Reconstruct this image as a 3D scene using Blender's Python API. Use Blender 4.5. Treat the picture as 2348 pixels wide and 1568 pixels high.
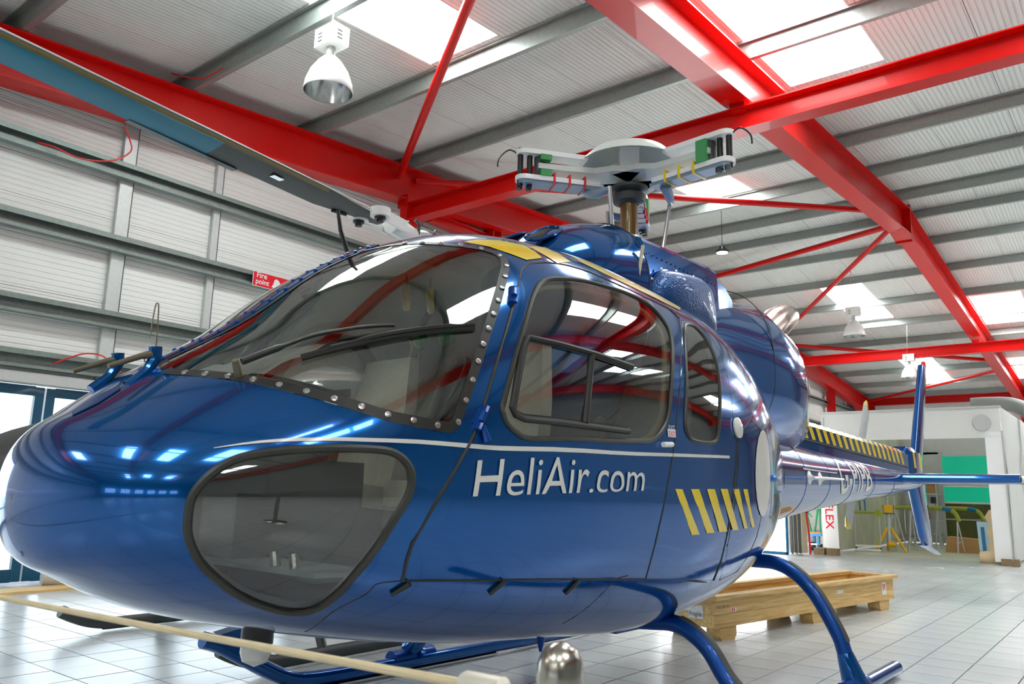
import bpy, math, random
import numpy as np
from mathutils import Vector, Matrix
from mathutils.geometry import delaunay_2d_cdt
random.seed(7)
for o in list(bpy.data.objects): bpy.data.objects.remove(o, do_unlink=True)
scene = bpy.context.scene
COL = scene.collection
R = math.radians
PI = math.pi

# ---------------------------------------------------------------- camera
CAM_H = 1.045
YAW, PITCH, ROLL, FPX = R(-38.5025), R(10.757), R(-1.4636), 1814.6
_f = Vector((math.cos(PITCH)*math.sin(YAW), math.cos(PITCH)*math.cos(YAW), math.sin(PITCH)))
_r = Vector((math.cos(YAW), -math.sin(YAW), 0)); _d = _f.cross(_r)
_r2 = math.cos(ROLL)*_r + math.sin(ROLL)*_d; _d2 = -math.sin(ROLL)*_r + math.cos(ROLL)*_d
cam = bpy.data.cameras.new('camera'); cam_o = bpy.data.objects.new('camera', cam); COL.objects.link(cam_o)
cam.sensor_width = 36; cam.lens = FPX/2348*36; cam.clip_start = .05; cam.clip_end = 400
cam.dof.use_dof = True; cam.dof.focus_distance = 4.2; cam.dof.aperture_fstop = 9.0
m = Matrix((_r2, -_d2, -_f)).transposed().to_4x4(); m.translation = Vector((0, 0, CAM_H)); cam_o.matrix_world = m
scene.camera = cam_o

# ---------------------------------------------------------------- world, exposure
w = bpy.data.worlds.new('world'); scene.world = w; w.use_nodes = True
nt = w.node_tree; nt.nodes.clear()
out = nt.nodes.new('ShaderNodeOutputWorld'); bg = nt.nodes.new('ShaderNodeBackground')
sky = nt.nodes.new('ShaderNodeTexSky'); sky.sky_type = 'HOSEK_WILKIE'; sky.turbidity = 8; sky.ground_albedo = .4
sky.sun_direction = Vector((.3, -.4, .75)).normalized()
mixw = nt.nodes.new('ShaderNodeMixRGB'); mixw.inputs[0].default_value = .75; mixw.inputs[2].default_value = (.86, .94, 1, 1)
nt.links.new(sky.outputs[0], mixw.inputs[1]); nt.links.new(mixw.outputs[0], bg.inputs[0])
bg.inputs[1].default_value = 3.0; nt.links.new(bg.outputs[0], out.inputs[0])
vs = scene.view_settings; vs.view_transform = 'Standard'; vs.look = 'None'; vs.exposure = 0.80; vs.gamma = 1; vs.use_curve_mapping = False
SKYLIGHT = 9.0

# ---------------------------------------------------------------- materials
MAT = {}
def mat(name, col, rough=.5, metal=0., coat=0., nscale=0., namt=.08, bump=None, spec=.5, trans=0., emit=0., emit_col=None, rough_var=0.):
    if name in MAT: return MAT[name]
    m = bpy.data.materials.new(name); m.use_nodes = True; n = m.node_tree.nodes; l = m.node_tree.links
    b = n['Principled BSDF']; c4 = (*col, 1)
    b.inputs['Base Color'].default_value = c4; b.inputs['Roughness'].default_value = rough; b.inputs['Metallic'].default_value = metal
    b.inputs['Coat Weight'].default_value = coat; b.inputs['Coat Roughness'].default_value = .03
    b.inputs['Specular IOR Level'].default_value = spec; b.inputs['Transmission Weight'].default_value = trans
    if emit: 
        b.inputs['Emission Color'].default_value = (*(emit_col or col), 1); b.inputs['Emission Strength'].default_value = emit
    if nscale:
        tc = n.new('ShaderNodeTexCoord'); nz = n.new('ShaderNodeTexNoise'); nz.inputs['Scale'].default_value = nscale; nz.inputs['Detail'].default_value = 4
        mx = n.new('ShaderNodeMixRGB'); mx.blend_type = 'MULTIPLY'; mx.inputs[1].default_value = c4
        rp = n.new('ShaderNodeMapRange'); rp.inputs['To Min'].default_value = 1-namt; rp.inputs['To Max'].default_value = 1+namt*.6
        l.new(tc.outputs['Object'], nz.inputs['Vector']); l.new(nz.outputs['Fac'], rp.inputs['Value']); mx.inputs[0].default_value = 1
        l.new(rp.outputs[0], mx.inputs[2]); l.new(mx.outputs[0], b.inputs['Base Color'])
        if rough_var:
            r2 = n.new('ShaderNodeMapRange'); r2.inputs['To Min'].default_value = max(.02, rough-rough_var); r2.inputs['To Max'].default_value = rough+rough_var
            l.new(nz.outputs['Fac'], r2.inputs['Value']); l.new(r2.outputs[0], b.inputs['Roughness'])
    if bump:
        kind, sc, st = bump
        tc = n.new('ShaderNodeTexCoord'); bp = n.new('ShaderNodeBump'); bp.inputs['Strength'].default_value = st; bp.inputs['Distance'].default_value = .01
        if kind == 'noise':
            t = n.new('ShaderNodeTexNoise'); t.inputs['Scale'].default_value = sc; l.new(tc.outputs['Object'], t.inputs['Vector']); h = t.outputs['Fac']
        elif kind == 'voronoi':
            t = n.new('ShaderNodeTexVoronoi'); t.inputs['Scale'].default_value = sc; l.new(tc.outputs['Object'], t.inputs['Vector']); h = t.outputs['Distance']
        else:
            t = n.new('ShaderNodeTexWave'); t.wave_type = 'BANDS'; t.bands_direction = kind; t.inputs['Scale'].default_value = sc; t.inputs['Distortion'].default_value = 0
            cr = n.new('ShaderNodeValToRGB'); cr.color_ramp.elements[0].position = .0; cr.color_ramp.elements[1].position = .22
            l.new(tc.outputs['Object'], t.inputs['Vector']); l.new(t.outputs['Fac'], cr.inputs['Fac']); h = cr.outputs['Color']
        l.new(h, bp.inputs['Height']); l.new(bp.outputs['Normal'], b.inputs['Normal'])
    MAT[name] = m; return m
def glass_mat(name, tint, ior=1.5, base=.03):
    m = bpy.data.materials.new(name); m.use_nodes = True; n = m.node_tree.nodes; l = m.node_tree.links; n.clear()
    o = n.new('ShaderNodeOutputMaterial'); mx = n.new('ShaderNodeMixShader'); t = n.new('ShaderNodeBsdfTransparent'); g = n.new('ShaderNodeBsdfGlossy')
    fr = n.new('ShaderNodeFresnel'); fr.inputs['IOR'].default_value = ior; ad = n.new('ShaderNodeMath'); ad.operation = 'ADD'; ad.use_clamp = True; ad.inputs[1].default_value = base
    t.inputs[0].default_value = (*tint, 1); g.inputs['Roughness'].default_value = .015; g.inputs[0].default_value = (1, 1, 1, 1)
    l.new(fr.outputs[0], ad.inputs[0]); l.new(ad.outputs[0], mx.inputs[0]); l.new(t.outputs[0], mx.inputs[1]); l.new(g.outputs[0], mx.inputs[2]); l.new(mx.outputs[0], o.inputs[0])
    MAT[name] = m; return m
def wood_mat(name, c1, c2):
    m = bpy.data.materials.new(name); m.use_nodes = True; n = m.node_tree.nodes; l = m.node_tree.links; b = n['Principled BSDF']
    tc = n.new('ShaderNodeTexCoord'); mp = n.new('ShaderNodeMapping'); mp.inputs['Scale'].default_value = (14, .9, 14)
    nz = n.new('ShaderNodeTexNoise'); nz.inputs['Scale'].default_value = 3; nz.inputs['Detail'].default_value = 6; nz.inputs['Distortion'].default_value = .6
    cr = n.new('ShaderNodeValToRGB'); cr.color_ramp.elements[0].color = (*c1, 1); cr.color_ramp.elements[1].color = (*c2, 1); cr.color_ramp.elements[0].position = .3; cr.color_ramp.elements[1].position = .7
    l.new(tc.outputs['Object'], mp.inputs[0]); l.new(mp.outputs[0], nz.inputs['Vector']); l.new(nz.outputs['Fac'], cr.inputs[0]); l.new(cr.outputs[0], b.inputs['Base Color'])
    b.inputs['Roughness'].default_value = .6; MAT[name] = m; return m
BLUE = mat('blue_paint', (.0, .095, .36), .13, .68, .75, 3, .05, bump=('noise', 2.2, .10), spec=.2)
BLUE2 = mat('blue_paint_dull', (.0, .065, .32), .38, .6, .3, 8, .1)
RED = mat('red_steel', (.66, .002, .001), .38, 0, .12, 5, .08, spec=.3)
GALVD = mat('galvanised_rail', (.24, .29, .27), .45, .4, 0, 22, .3, rough_var=.1)  # darker than the other galvanised parts: shade of the recessed web in the colour
GALVL = mat('galvanised_post', (.62, .66, .65), .45, .3, 0, 22, .15)
GALV = mat('galvanised_steel', (.37, .41, .39), .42, .5, 0, 22, .25, rough_var=.1)
WPANEL = mat('wall_panel_white', (.88, .89, .86), .55, 0, 0, 2, .04, bump=('Z', 5.0, .6))
CPANEL = mat('roof_panel_white', (.80, .82, .79), .55, 0, 0, 2, .04, bump=('X', 5.0, .9))
WPANELG = mat('wall_panel_grey', (.24, .26, .26), .6, 0, 0, 2, .05, bump=('Z', 8.0, .25))  # unseen near and right walls, darkened to deepen reflections and lower the fill
SEAMD = mat('panel_joint', (.22, .22, .2), .8, nscale=5)
TILE = mat('floor_tile', (.58, .61, .61), .25, 0, 0, 1.3, .09, rough_var=.07)
GROUT = mat('floor_grout', (.16, .17, .19), .8, nscale=9)
SKYL = mat('skylight_sheet', (.95, .97, 1), .6, emit=SKYLIGHT, emit_col=(.93, 1, .985), nscale=.7, namt=.02)
YEL = mat('yellow_decal', (.86, .62, .0), .30, 0, .8, 6, .03)
SILV = mat('silver_decal', (.70, .69, .65), .35, 0, .6, 6, .03)
WHITEP = mat('white_paint', (.86, .86, .84), .35, 0, .3, 6, .04)
OFFW = mat('hub_white', (.62, .65, .62), .4, 0, .2, 14, .12)
HUBB = mat('hub_bluegrey', (.27, .36, .46), .4, .2, .2, 14, .15)
GREEN = mat('hub_green', (.05, .30, .09), .45, nscale=16)
DARK = mat('dark_rubber', (.018, .019, .017), .45, nscale=20, namt=.2)
RUBBER = mat('window_rubber', (.03, .031, .025), .42, nscale=25, namt=.2)
BLACK = mat('black_paint', (.012, .013, .014), .35, nscale=12)
CHAR = mat('charcoal', (.06, .065, .065), .5, nscale=9, namt=.2)
GREYF = mat('grey_fabric', (.46, .46, .40), .85, nscale=40, namt=.2)
LINER = mat('cabin_lining', (.66, .65, .54), .8, nscale=10, namt=.12)
CREAM = mat('cream_trim', (.62, .56, .36), .6, nscale=10)
STEEL = mat('steel', (.62, .62, .60), .25, 1, 0, 12, .1, rough_var=.06)
BRUSH = mat('brushed_steel', (.44, .42, .37), .22, 1, 0, 9, .08, rough_var=.06)
BRASS = mat('mast_bronze', (.20, .11, .02), .35, .3, .5, 10, .2)
EXH = mat('exhaust_metal', (.50, .42, .38), .28, 1, 0, 6, .35, rough_var=.1)
PROBE = mat('probe_metal', (.22, .19, .12), .4, .6, nscale=20)
GRILLE = mat('intake_mesh', (.002, .06, .22), .35, .4, .3, bump=('voronoi', 95, .35))
BLADEB = mat('blade_blue', (.01, .20, .32), .42, 0, .2, 8, .12)
BLADED = mat('blade_dark', (.05, .058, .06), .45, 0, .15, 8, .2)
BLADEG = mat('blade_edge_brown', (.20, .16, .06), .45, nscale=20)
LSLV = mat('polished_silver', (.66, .68, .68), .18, .55, .5, 5, .08)
ROPE = mat('rope_cream', (.66, .56, .36), .8, nscale=30, namt=.2, bump=('Z', 60, .4))
PINE = wood_mat('pine_wood', (.62, .36, .11), (.86, .62, .28))
WOODB = wood_mat('rough_wood', (.18, .12, .06), (.34, .24, .13))
CARD = mat('cardboard', (.48, .27, .10), .8, nscale=12, namt=.15)
TENT = mat('tent_sheet', (.95, .95, .94), .45, nscale=3, namt=.05, bump=('noise', 2.6, .9))
def translucent_mat(name, col, amt, nscale):
    m = mat(name, col, .5, nscale=nscale, namt=.05, bump=('noise', 2.6, .9)); n = m.node_tree.nodes; l = m.node_tree.links
    b = n['Principled BSDF']; o = [x for x in n if x.type == 'OUTPUT_MATERIAL'][0]; t = n.new('ShaderNodeBsdfTranslucent'); t.inputs[0].default_value = (*col, 1)
    mx = n.new('ShaderNodeMixShader'); mx.inputs[0].default_value = amt; l.new(b.outputs[0], mx.inputs[1]); l.new(t.outputs[0], mx.inputs[2]); l.new(mx.outputs[0], o.inputs[0]); return m
TENTR = translucent_mat('tent_roof_sheet', (.96, .96, .95), .5, 3)
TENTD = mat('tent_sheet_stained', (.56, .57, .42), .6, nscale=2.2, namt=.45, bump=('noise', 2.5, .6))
YSTEEL = mat('yellow_steel', (.84, .47, .0), .45, nscale=8)
GREENT = mat('green_steel', (.0, .20, .07), .45, nscale=8)
GSCR = mat('green_screen', (.0, .30, .17), .5, nscale=2.5, namt=.2, emit=.25, emit_col=(.0, .55, .30))  # faint emission stands in for light coming through from behind
OLIVE = mat('olive_screen', (.10, .11, .015), .4, nscale=3, namt=.6)
BLUES = mat('blue_steel', (.0, .16, .34), .45, nscale=8)
DOORB = mat('door_frame_blue', (.0, .07, .14), .35, 0, .3, nscale=5)
LGREY = mat('light_grey', (.55, .56, .55), .5, nscale=8)
REDP = mat('red_plastic', (.75, .01, .015), .4, nscale=8)
CONC = mat('ground_outside', (.60, .62, .60), .9, nscale=1.5, namt=.15)
BOOTHF = mat('booth_floor', (.50, .50, .38), .5, nscale=2, namt=.15)
TAPE = mat('padded_tape', (.36, .40, .04), .7, nscale=14, namt=.5)
LAMPIN = mat('lamp_reflector', (.75, .76, .76), .15, .95, nscale=9, namt=.2)
GLASS = glass_mat('cabin_glass', (.94, .96, .90), 1.5, .09)
GLASSC = glass_mat('clear_glass', (.93, .96, .97), 1.45, .0)
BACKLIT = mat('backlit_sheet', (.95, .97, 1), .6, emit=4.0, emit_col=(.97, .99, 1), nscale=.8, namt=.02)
LENS = mat('lamp_lens', (.80, .80, .72), .15, 0, .6, nscale=30, namt=.2)

# ---------------------------------------------------------------- mesh helpers
def V3(p): return Vector((float(p[0]), float(p[1]), float(p[2])))
class MB:
    def __init__(s): s.v = []; s.f = []
    def add(s, vs, fs):
        k = len(s.v); s.v += [tuple(map(float, p)) for p in vs]; s.f += [tuple(i+k for i in f) for f in fs]; return s
    def box(s, c, d, rz=0., rot=None, taper=1.):
        hx, hy, hz = d[0]/2, d[1]/2, d[2]/2
        P = [Vector((x*(taper if z > 0 else 1), y*(taper if z > 0 else 1), z)) for z in (-hz, hz) for x, y in ((-hx, -hy), (hx, -hy), (hx, hy), (-hx, hy))]
        M = rot if rot is not None else Matrix.Rotation(rz, 3, 'Z')
        return s.add([M @ p + Vector(c) for p in P], [(3, 2, 1, 0), (4, 5, 6, 7), (0, 1, 5, 4), (1, 2, 6, 5), (2, 3, 7, 6), (3, 0, 4, 7)])
    def tube(s, path, rad, seg=12, cap=True, closed=False, flat=1.0):
        P = [V3(p) for p in path]; n = len(P); rads = rad if isinstance(rad, (list, tuple)) else [rad]*n
        T = []
        for i in range(n):
            if closed: t = P[(i+1) % n]-P[(i-1) % n]
            else: t = P[min(i+1, n-1)]-P[max(i-1, 0)]
            T.append(t.normalized() if t.length > 1e-9 else Vector((0, 0, 1)))
        up = Vector((0, 0, 1)) if abs(T[0].z) < .9 else Vector((1, 0, 0))
        u = (up - T[0]*up.dot(T[0])).normalized(); vs_ = []
        for i in range(n):
            u = (u - T[i]*u.dot(T[i])); u = u.normalized() if u.length > 1e-6 else T[i].orthogonal().normalized(); v = T[i].cross(u)
            for k in range(seg):
                a = 2*PI*k/seg; vs_.append(P[i] + (u*math.cos(a)*flat + v*math.sin(a))*rads[i])
        fs = []; m_ = n if closed else n-1
        for i in range(m_):
            j = (i+1) % n
            for k in range(seg):
                k2 = (k+1) % seg; fs.append((i*seg+k, i*seg+k2, j*seg+k2, j*seg+k))
        if cap and not closed: fs += [tuple(range(seg))[::-1], tuple((n-1)*seg+k for k in range(seg))]
        return s.add(vs_, fs)
    def lathe(s, prof, o=(0, 0, 0), axis=(0, 0, 1), seg=24):
        A = Vector(axis).normalized(); u = A.orthogonal().normalized(); v = A.cross(u); O = Vector(o); vs_ = []; fs = []
        for r, h in prof:
            for k in range(seg):
                a = 2*PI*k/seg; vs_.append(O + A*h + (u*math.cos(a)+v*math.sin(a))*max(r, 1e-4))
        for i in range(len(prof)-1):
            for k in range(seg):
                k2 = (k+1) % seg; fs.append((i*seg+k, i*seg+k2, (i+1)*seg+k2, (i+1)*seg+k))
        return s.add(vs_, fs)
    def prism(s, poly, ext):
        n = len(poly); e = Vector(ext); P = [V3(p) for p in poly]
        return s.add(P+[p+e for p in P], [tuple(range(n))[::-1], tuple(range(n, 2*n))]+[(i, (i+1) % n, n+(i+1) % n, n+i) for i in range(n)])
    def ibeam(s, a, b, h, wd, tf=.018, tw=.014, up=(0, 0, 1)):
        a, b = V3(a), V3(b); d = (b-a).normalized(); u = Vector(up); u = (u-d*u.dot(d)).normalized(); sd = d.cross(u)
        for (cu, hu, ws) in ((h/2-tf/2, tf, wd), (-h/2+tf/2, tf, wd), (0, h-2*tf, tw)):
            P = [a+u*(cu+e*hu/2)+sd*(q*ws/2) for e, q in ((-1, -1), (-1, 1), (1, 1), (1, -1))]
            s.prism(P, b-a)
        return s
    def zbeam(s, a, b, h, wd, t=.006, up=(0, 0, 1)):
        a, b = V3(a), V3(b); d = (b-a).normalized(); u = Vector(up); u = (u-d*u.dot(d)).normalized(); sd = d.cross(u)
        pts = [(0, h/2), (wd, h/2), (wd, h/2-.02), (wd-t, h/2-.02), (wd-t, h/2-t), (t, h/2-t), (t, -h/2), (-wd, -h/2), (-wd, -h/2+.02), (-wd+t, -h/2+.02), (-wd+t, -h/2+t), (0, -h/2+t)]
        return s.prism([a+sd*x+u*z for x, z in pts], b-a)
    def cbeam(s, a, b, h, wd, t=.008, lip=.03, up=(0, 0, 1)):
        a, b = V3(a), V3(b); d = (b-a).normalized(); u = Vector(up); sd = d.cross(u)
        pts = [(0, -h/2), (wd, -h/2), (wd, -h/2+lip*.6), (wd-t, -h/2+lip*.6), (wd-t, -h/2+t), (t, -h/2+t), (t, h/2-t), (wd-t, h/2-t), (wd-t, h/2-lip), (wd, h/2-lip), (wd, h/2), (0, h/2)]
        return s.prism([a+sd*x+u*z for x, z in pts], b-a)
    def loft(s, rings, closed=True, caps=True):
        n = len(rings[0]); vs_ = [p for r in rings for p in r]; fs = []
        for i in range(len(rings)-1):
            for k in range(n if closed else n-1):
                k2 = (k+1) % n; fs.append((i*n+k, i*n+k2, (i+1)*n+k2, (i+1)*n+k))
        if caps: fs += [tuple(range(n))[::-1], tuple((len(rings)-1)*n+k for k in range(n))]
        return s.add(vs_, fs)
    def build(s, name, material, parent=None, ang=.6, loc=None, rot=None):
        me = bpy.data.meshes.new(name); me.from_pydata(s.v, [], s.f); me.validate(); me.materials.append(material)
        import bmesh
        bm = bmesh.new(); bm.from_mesh(me); bmesh.ops.recalc_face_normals(bm, faces=bm.faces); bm.to_mesh(me); bm.free()
        if ang: me.shade_smooth(); me.set_sharp_from_angle(angle=ang)
        return link(name, me, parent, loc, rot)
def link(name, me, parent=None, loc=None, rot=None):
    o = bpy.data.objects.new(name, me); COL.objects.link(o)
    if parent is not None: o.parent = parent
    if loc is not None: o.location = loc
    if rot is not None: o.rotation_euler = rot
    return o
def tag(o, label, cat, group=None, kind=None):
    if label: o['label'] = label
    if cat: o['category'] = cat
    if group: o['group'] = group
    if kind: o['kind'] = kind
    return o
def struct(o, label=None):
    o['kind'] = 'structure'
    if label: o['label'] = label
    return o
def thing(name, label, cat, loc=(0, 0, 0), rz=0., group=None):
    o = link(name, None, None, loc, (0, 0, rz)); return tag(o, label, cat, group)
def copy_tree(o, parent=None):
    c = o.copy(); COL.objects.link(c); c.parent = parent
    for ch in list(o.children): copy_tree(ch, c)
    return c
def text_mesh(body, size=1., shear=0., bold=0.):
    cu = bpy.data.curves.new('lettering', 'FONT'); cu.body = body; cu.size = size; cu.shear = shear; cu.offset = bold
    ob = bpy.data.objects.new('lettering', cu); COL.objects.link(ob); bpy.context.view_layer.update()
    me = bpy.data.meshes.new_from_object(ob.evaluated_get(bpy.context.evaluated_depsgraph_get()))
    vs_ = [tuple(v.co) for v in me.vertices]; fs = [tuple(p.vertices) for p in me.polygons]
    bpy.data.objects.remove(ob); bpy.data.curves.remove(cu); bpy.data.meshes.remove(me)
    xs = [v[0] for v in vs_]; x0, x1 = min(xs), max(xs)
    return [((v[0]-x0)/(x1-x0), v[1]/size) for v in vs_], fs, (x1-x0)/size     # u in 0..1, v in em
def refine(uv, fs, k):
    # split every face of flat lettering into small triangles so that it can follow a curved skin
    T = [(f[0], f[i], f[i+1]) for f in fs for i in range(1, len(f)-1)]; P = [tuple(p) for p in uv]
    for _ in range(k):
        mid = {}; N = []
        def mm(a, b):
            q = (min(a, b), max(a, b))
            if q not in mid: mid[q] = len(P); P.append(((P[a][0]+P[b][0])/2, (P[a][1]+P[b][1])/2))
            return mid[q]
        for a, b, c in T:
            d, e, f = mm(a, b), mm(b, c), mm(c, a); N += [(a, d, f), (d, b, e), (f, e, c), (d, e, f)]
        T = N
    return P, T
def catmull(P, n=4, closed=False):
    P = [np.array(p, float) for p in P]; o = []; N = len(P)
    for i in range(N if closed else N-1):
        p0 = P[(i-1) % N] if closed or i > 0 else P[0]; p1 = P[i]; p2 = P[(i+1) % N]; p3 = P[(i+2) % N] if closed or i < N-2 else P[-1]
        for k in range(n):
            t = k/n; o.append(.5*((2*p1)+(-p0+p2)*t+(2*p0-5*p1+4*p2-p3)*t*t+(-p0+3*p1-3*p2+p3)*t**3))
    if not closed: o.append(P[-1])
    return o

# ================================================================ the hangar
SL = .0832; YA = 16.55
def zr(y): return 7.0 - SL*abs(y-YA)
Y0, Y1, XL, XR = -17.0, 36.0, -9.2, 8.4
FR = [-8.85, -3.3, 2.25, 7.8]
# floor
fl = struct(MB().box((-.4, 9.5, -.06), (18.2, 53.6, .10)).build('floor', GROUT, ang=0), 'pale grey tiled hangar floor')
TS = .30
tile_me = None
def proj_px(p):
    d = Vector(p)-Vector((0, 0, CAM_H)); z = d.dot(_f)
    if z < .2: return None
    return 1174+FPX*d.dot(_r2)/z, 784+FPX*d.dot(_d2)/z, z
cells = []
nx0, nx1 = int((XL+1.01)/TS)-1, int((XR+1.01)/TS)+1
ny0, ny1 = int((Y0-7.21)/TS)-1, int((Y1-7.21)/TS)+1
for i in range(nx0, nx1):
    for j in range(ny0, ny1):
        cx_, cy_ = -1.01+TS*(i+.5), 7.21+TS*(j+.5)
        if not (XL+.1 < cx_ < XR-.1 and Y0+.1 < cy_ < Y1-.1): continue
        q = proj_px((cx_, cy_, 0)); area = 0
        if q and -40 < q[0] < 2390 and 1180 < q[1] < 1600:
            hid = 430 < q[0] < 1500 and q[1] < 1440 or q[0] < 430 and q[1] < 1380
            if not hid: area = 1/(q[2]**3)
        cells.append((area, cx_, cy_))
cells.sort(reverse=True)
tm = MB().box((0, 0, 0), (TS-.006, TS-.006, .012), taper=.994)
for k, (a, x, y) in enumerate(cells[:300]):
    if tile_me is None:
        o = tm.build('tile', TILE, fl, ang=0); tile_me = o.data
    else: o = link('tile', tile_me, fl)
    o.location = (x, y, -.0055+random.uniform(-.0006, .0006))
rest = MB(); h = (TS-.006)/2
for a, x, y in cells[300:]:
    rest.add([(x-h, y-h, .0003), (x+h, y-h, .0003), (x+h, y+h, .0003), (x-h, y+h, .0003)], [(0, 1, 2, 3)])
o = rest.build('tile_field', TILE, fl, ang=0); o['kind'] = 'stuff'
og = struct(MB().box((-30, 12, -.35), (41, 120, .3)).build('ground_outside', CONC, ang=0), 'pale paved ground outside the glazed doors')

# ceiling
ce = struct(link('ceiling', None, None, (0, 0, 0)), 'white profiled metal roof underside with galvanised purlins')
XE = [-9.3, -8.3, -7.3, -6.35, -5.3, -4.3, -3.2, -2.05, -1.05, -.05, .95, 2.0, 3.0, 4.0, 4.95, 6.0, 7.0, 7.8, 8.5]
SKY = {1: [(-7.2, -5.0)], 3: [(2.75, 6.25), (12.25, 13.85), (20.9, 24.5), (29.6, 32.9)], 5: [(-12.5, -10.4), (-5.0, -3.0)], 6: [(6.55, 9.85), (23.4, 26.2), (30.5, 33.5)],
       7: [(-11.2, -9.2), (-4.6, -2.8)], 8: [(2.75, 4.3), (17.2, 20.6), (21.5, 24.8)], 9: [(6.55, 9.85)], 10: [(-10.6, -8.6), (-3.8, -2.2), (19.0, 22.5), (27, 30)],  # far ones here are added out of view, to brighten booth and room
       11: [(-1.3, .4)], 12: [(-.8, 1.3), (9.6, 11.9)], 14: [(-6.5, -4.2), (12.2, 15.5), (20.9, 24.5)]}  # farther ones of the last strip are added for light, out of view
def slope_box(mb, x0, x1, y0, y1, t0, t1):
    # slab between z = zr + t0 and zr + t1
    P = [(x, y, zr(y)+t) for t in (t0, t1) for x, y in ((x0, y0), (x1, y0), (x1, y1), (x0, y1))]
    mb.add(P, [(3, 2, 1, 0), (4, 5, 6, 7), (0, 1, 5, 4), (1, 2, 6, 5), (2, 3, 7, 6), (3, 0, 4, 7)])
bk = MB(); slope_box(bk, XL-.2, XR+.2, Y0-.3, YA, .09, .12); slope_box(bk, XL-.2, XR+.2, YA, Y1+.3, .09, .12); bk.build('roof_backing', SEAMD, ce, ang=0)
for i in range(len(XE)-1):
    x0, x1 = XE[i]+.004, XE[i+1]-.004
    for ya, yb in ((Y0-.2, YA), (YA, Y1+.2)):
        cuts = [s for s in SKY.get(i, []) if s[0] >= ya-.01 and s[1] <= yb+.01]
        y = ya
        for (s0, s1) in cuts+[(yb, None)]:
            if s0-y > .02:
                p = MB(); slope_box(p, x0, x1, y, s0, 0, .08); p.build('roof_panel', CPANEL, ce, ang=0)
            if s1 is None: break
            p = MB(); slope_box(p, x0+.02, x1-.02, s0, s1, .03, .06); p.build('skylight', SKYL, ce, ang=0)
            y = s1
PUR = [-16.8, -14.5, -12.6, -10.7, -8.8, -6.9, -5.0, -3.06, -1.16, .74, 2.64, 4.53, 6.41, 8.31, 10.2, 12.1, 13.97, 15.85, 17.2, 18.75, 20.6, 22.65, 24.7, 26.75, 28.8, 30.8, 32.9, 35.0]
for y in PUR:
    sg = 1 if y < YA else -1
    up = Vector((0, -SL*sg, 1)).normalized()
    MB().zbeam((XL+.02, y, zr(y)-.105), (XR-.02, y, zr(y)-.105), .20, .065*sg, up=up).build('purlin', GALV, ce, ang=0)

# portal frames
RD = .55
def frame(x, label):
    t = thing('portal_frame', label, 'steel frame', (x, 0, 0), group='red portal frames')
    zc = -.215-RD/2
    for ya, yb in ((Y0+.2, YA-.02), (YA+.02, Y1-.2)):
        MB().ibeam((0, ya, zr(ya)+zc), (0, yb, zr(yb)+zc), RD, .30, .02, .016).build('rafter', RED, t, ang=0)
    MB().box((0, YA, zr(YA)+zc-.03), (.30, .05, RD+.22)).build('apex_plate', RED, t, ang=0)
    for sg in (-1, 1):
        MB().prism([(-.15, YA+.03*sg, zr(YA)+zc-RD/2-.11), (-.15, YA+.55*sg, zr(YA)+zc-RD/2-.04), (-.15, YA+.03*sg, zr(YA)+zc-RD/2+.0)], (.30, 0, 0)).build('apex_haunch', RED, t, ang=0)
    for ye, sg in ((Y0+.25, 1), (Y1-.35, -1)):
        MB().ibeam((0, ye, 0.0), (0, ye, zr(ye)-.25), .40, .26, .02, .014, up=(0, 1, 0)).build('column', RED, t, ang=0)
        zb = zr(ye)-.215-RD
        MB().prism([(-.13, ye+.2*sg, zb-.5), (-.13, ye+.2*sg, zb+.1), (-.13, ye+2.4*sg, zr(ye+2.4*sg)-.215-RD+.01)], (.26, 0, 0)).build('eaves_haunch', RED, t, ang=0)
    return t
fa = frame(FR[0], 'red steel portal frame standing against the left wall')
for y in (10.6, 30.5): MB().ibeam((-.1, y, 0), (-.1, y, zr(y)-.77), .25, .25, up=(0, 1, 0)).build('gable_post', RED, fa, ang=0)
frame(FR[1], 'red steel portal frame crossing the roof right of the rotor head')
frame(FR[2], 'red steel portal frame above and behind the camera')
frame(FR[3], 'red steel portal frame against the right end wall')
def tie(y, zb, label):
    t = thing('tie_beam', label, 'steel beam', (0, y, 0))
    MB().ibeam((FR[0]+.02, 0, zb+.14), (XR-.1, 0, zb+.14), .28, .22, .016, .012).build('beam', RED, t, ang=0)
    for x in FR: MB().box((x, 0, zb+.30), (.18, .16, .12)).build('hanger_bracket', RED, t, ang=0)
    MB().box((FR[0]+.10, 0, zb+.17), (.16, .24, .50)).build('end_plate', RED, t, ang=0)
tie(8.3, 5.20, 'long red steel beam crossing above the rotor head')
tie(24.7, 5.13, 'distant red steel beam above the tail fin')
t = tag(MB().ibeam((FR[0], Y1-.5, 5.16), (XR-.2, Y1-.5, 5.16), .30, .2).build('eaves_beam', RED, ang=0), 'red eaves beam along the far wall above the white booth', 'steel beam')
for (ya, yb, lab, r) in [(8.1, 4.1, 'red steel tube brace rising beside the near bell lamp', .055), (8.45, 16.0, 'red steel tube brace passing behind the rotor mast', .055),
                      (18.4, 16.8, 'red steel brace running right up to the roof apex above the cowling', .06), (24.5, 16.6, 'red diagonal steel brace rising from behind the exhaust to the apex', .055),
                      (24.9, 29.2, 'red steel brace just above the distant beam', .06), (34.8, 30.4, 'red steel brace passing behind the tail fin top', .055)]:
    a, b = Vector((FR[0]+.05, ya, zr(ya)-.37)), Vector((FR[1]-.05, yb, zr(yb)-.37))
    tag(MB().tube([a, b], r, 14).build('roof_brace', RED), lab, 'steel brace')

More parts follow.
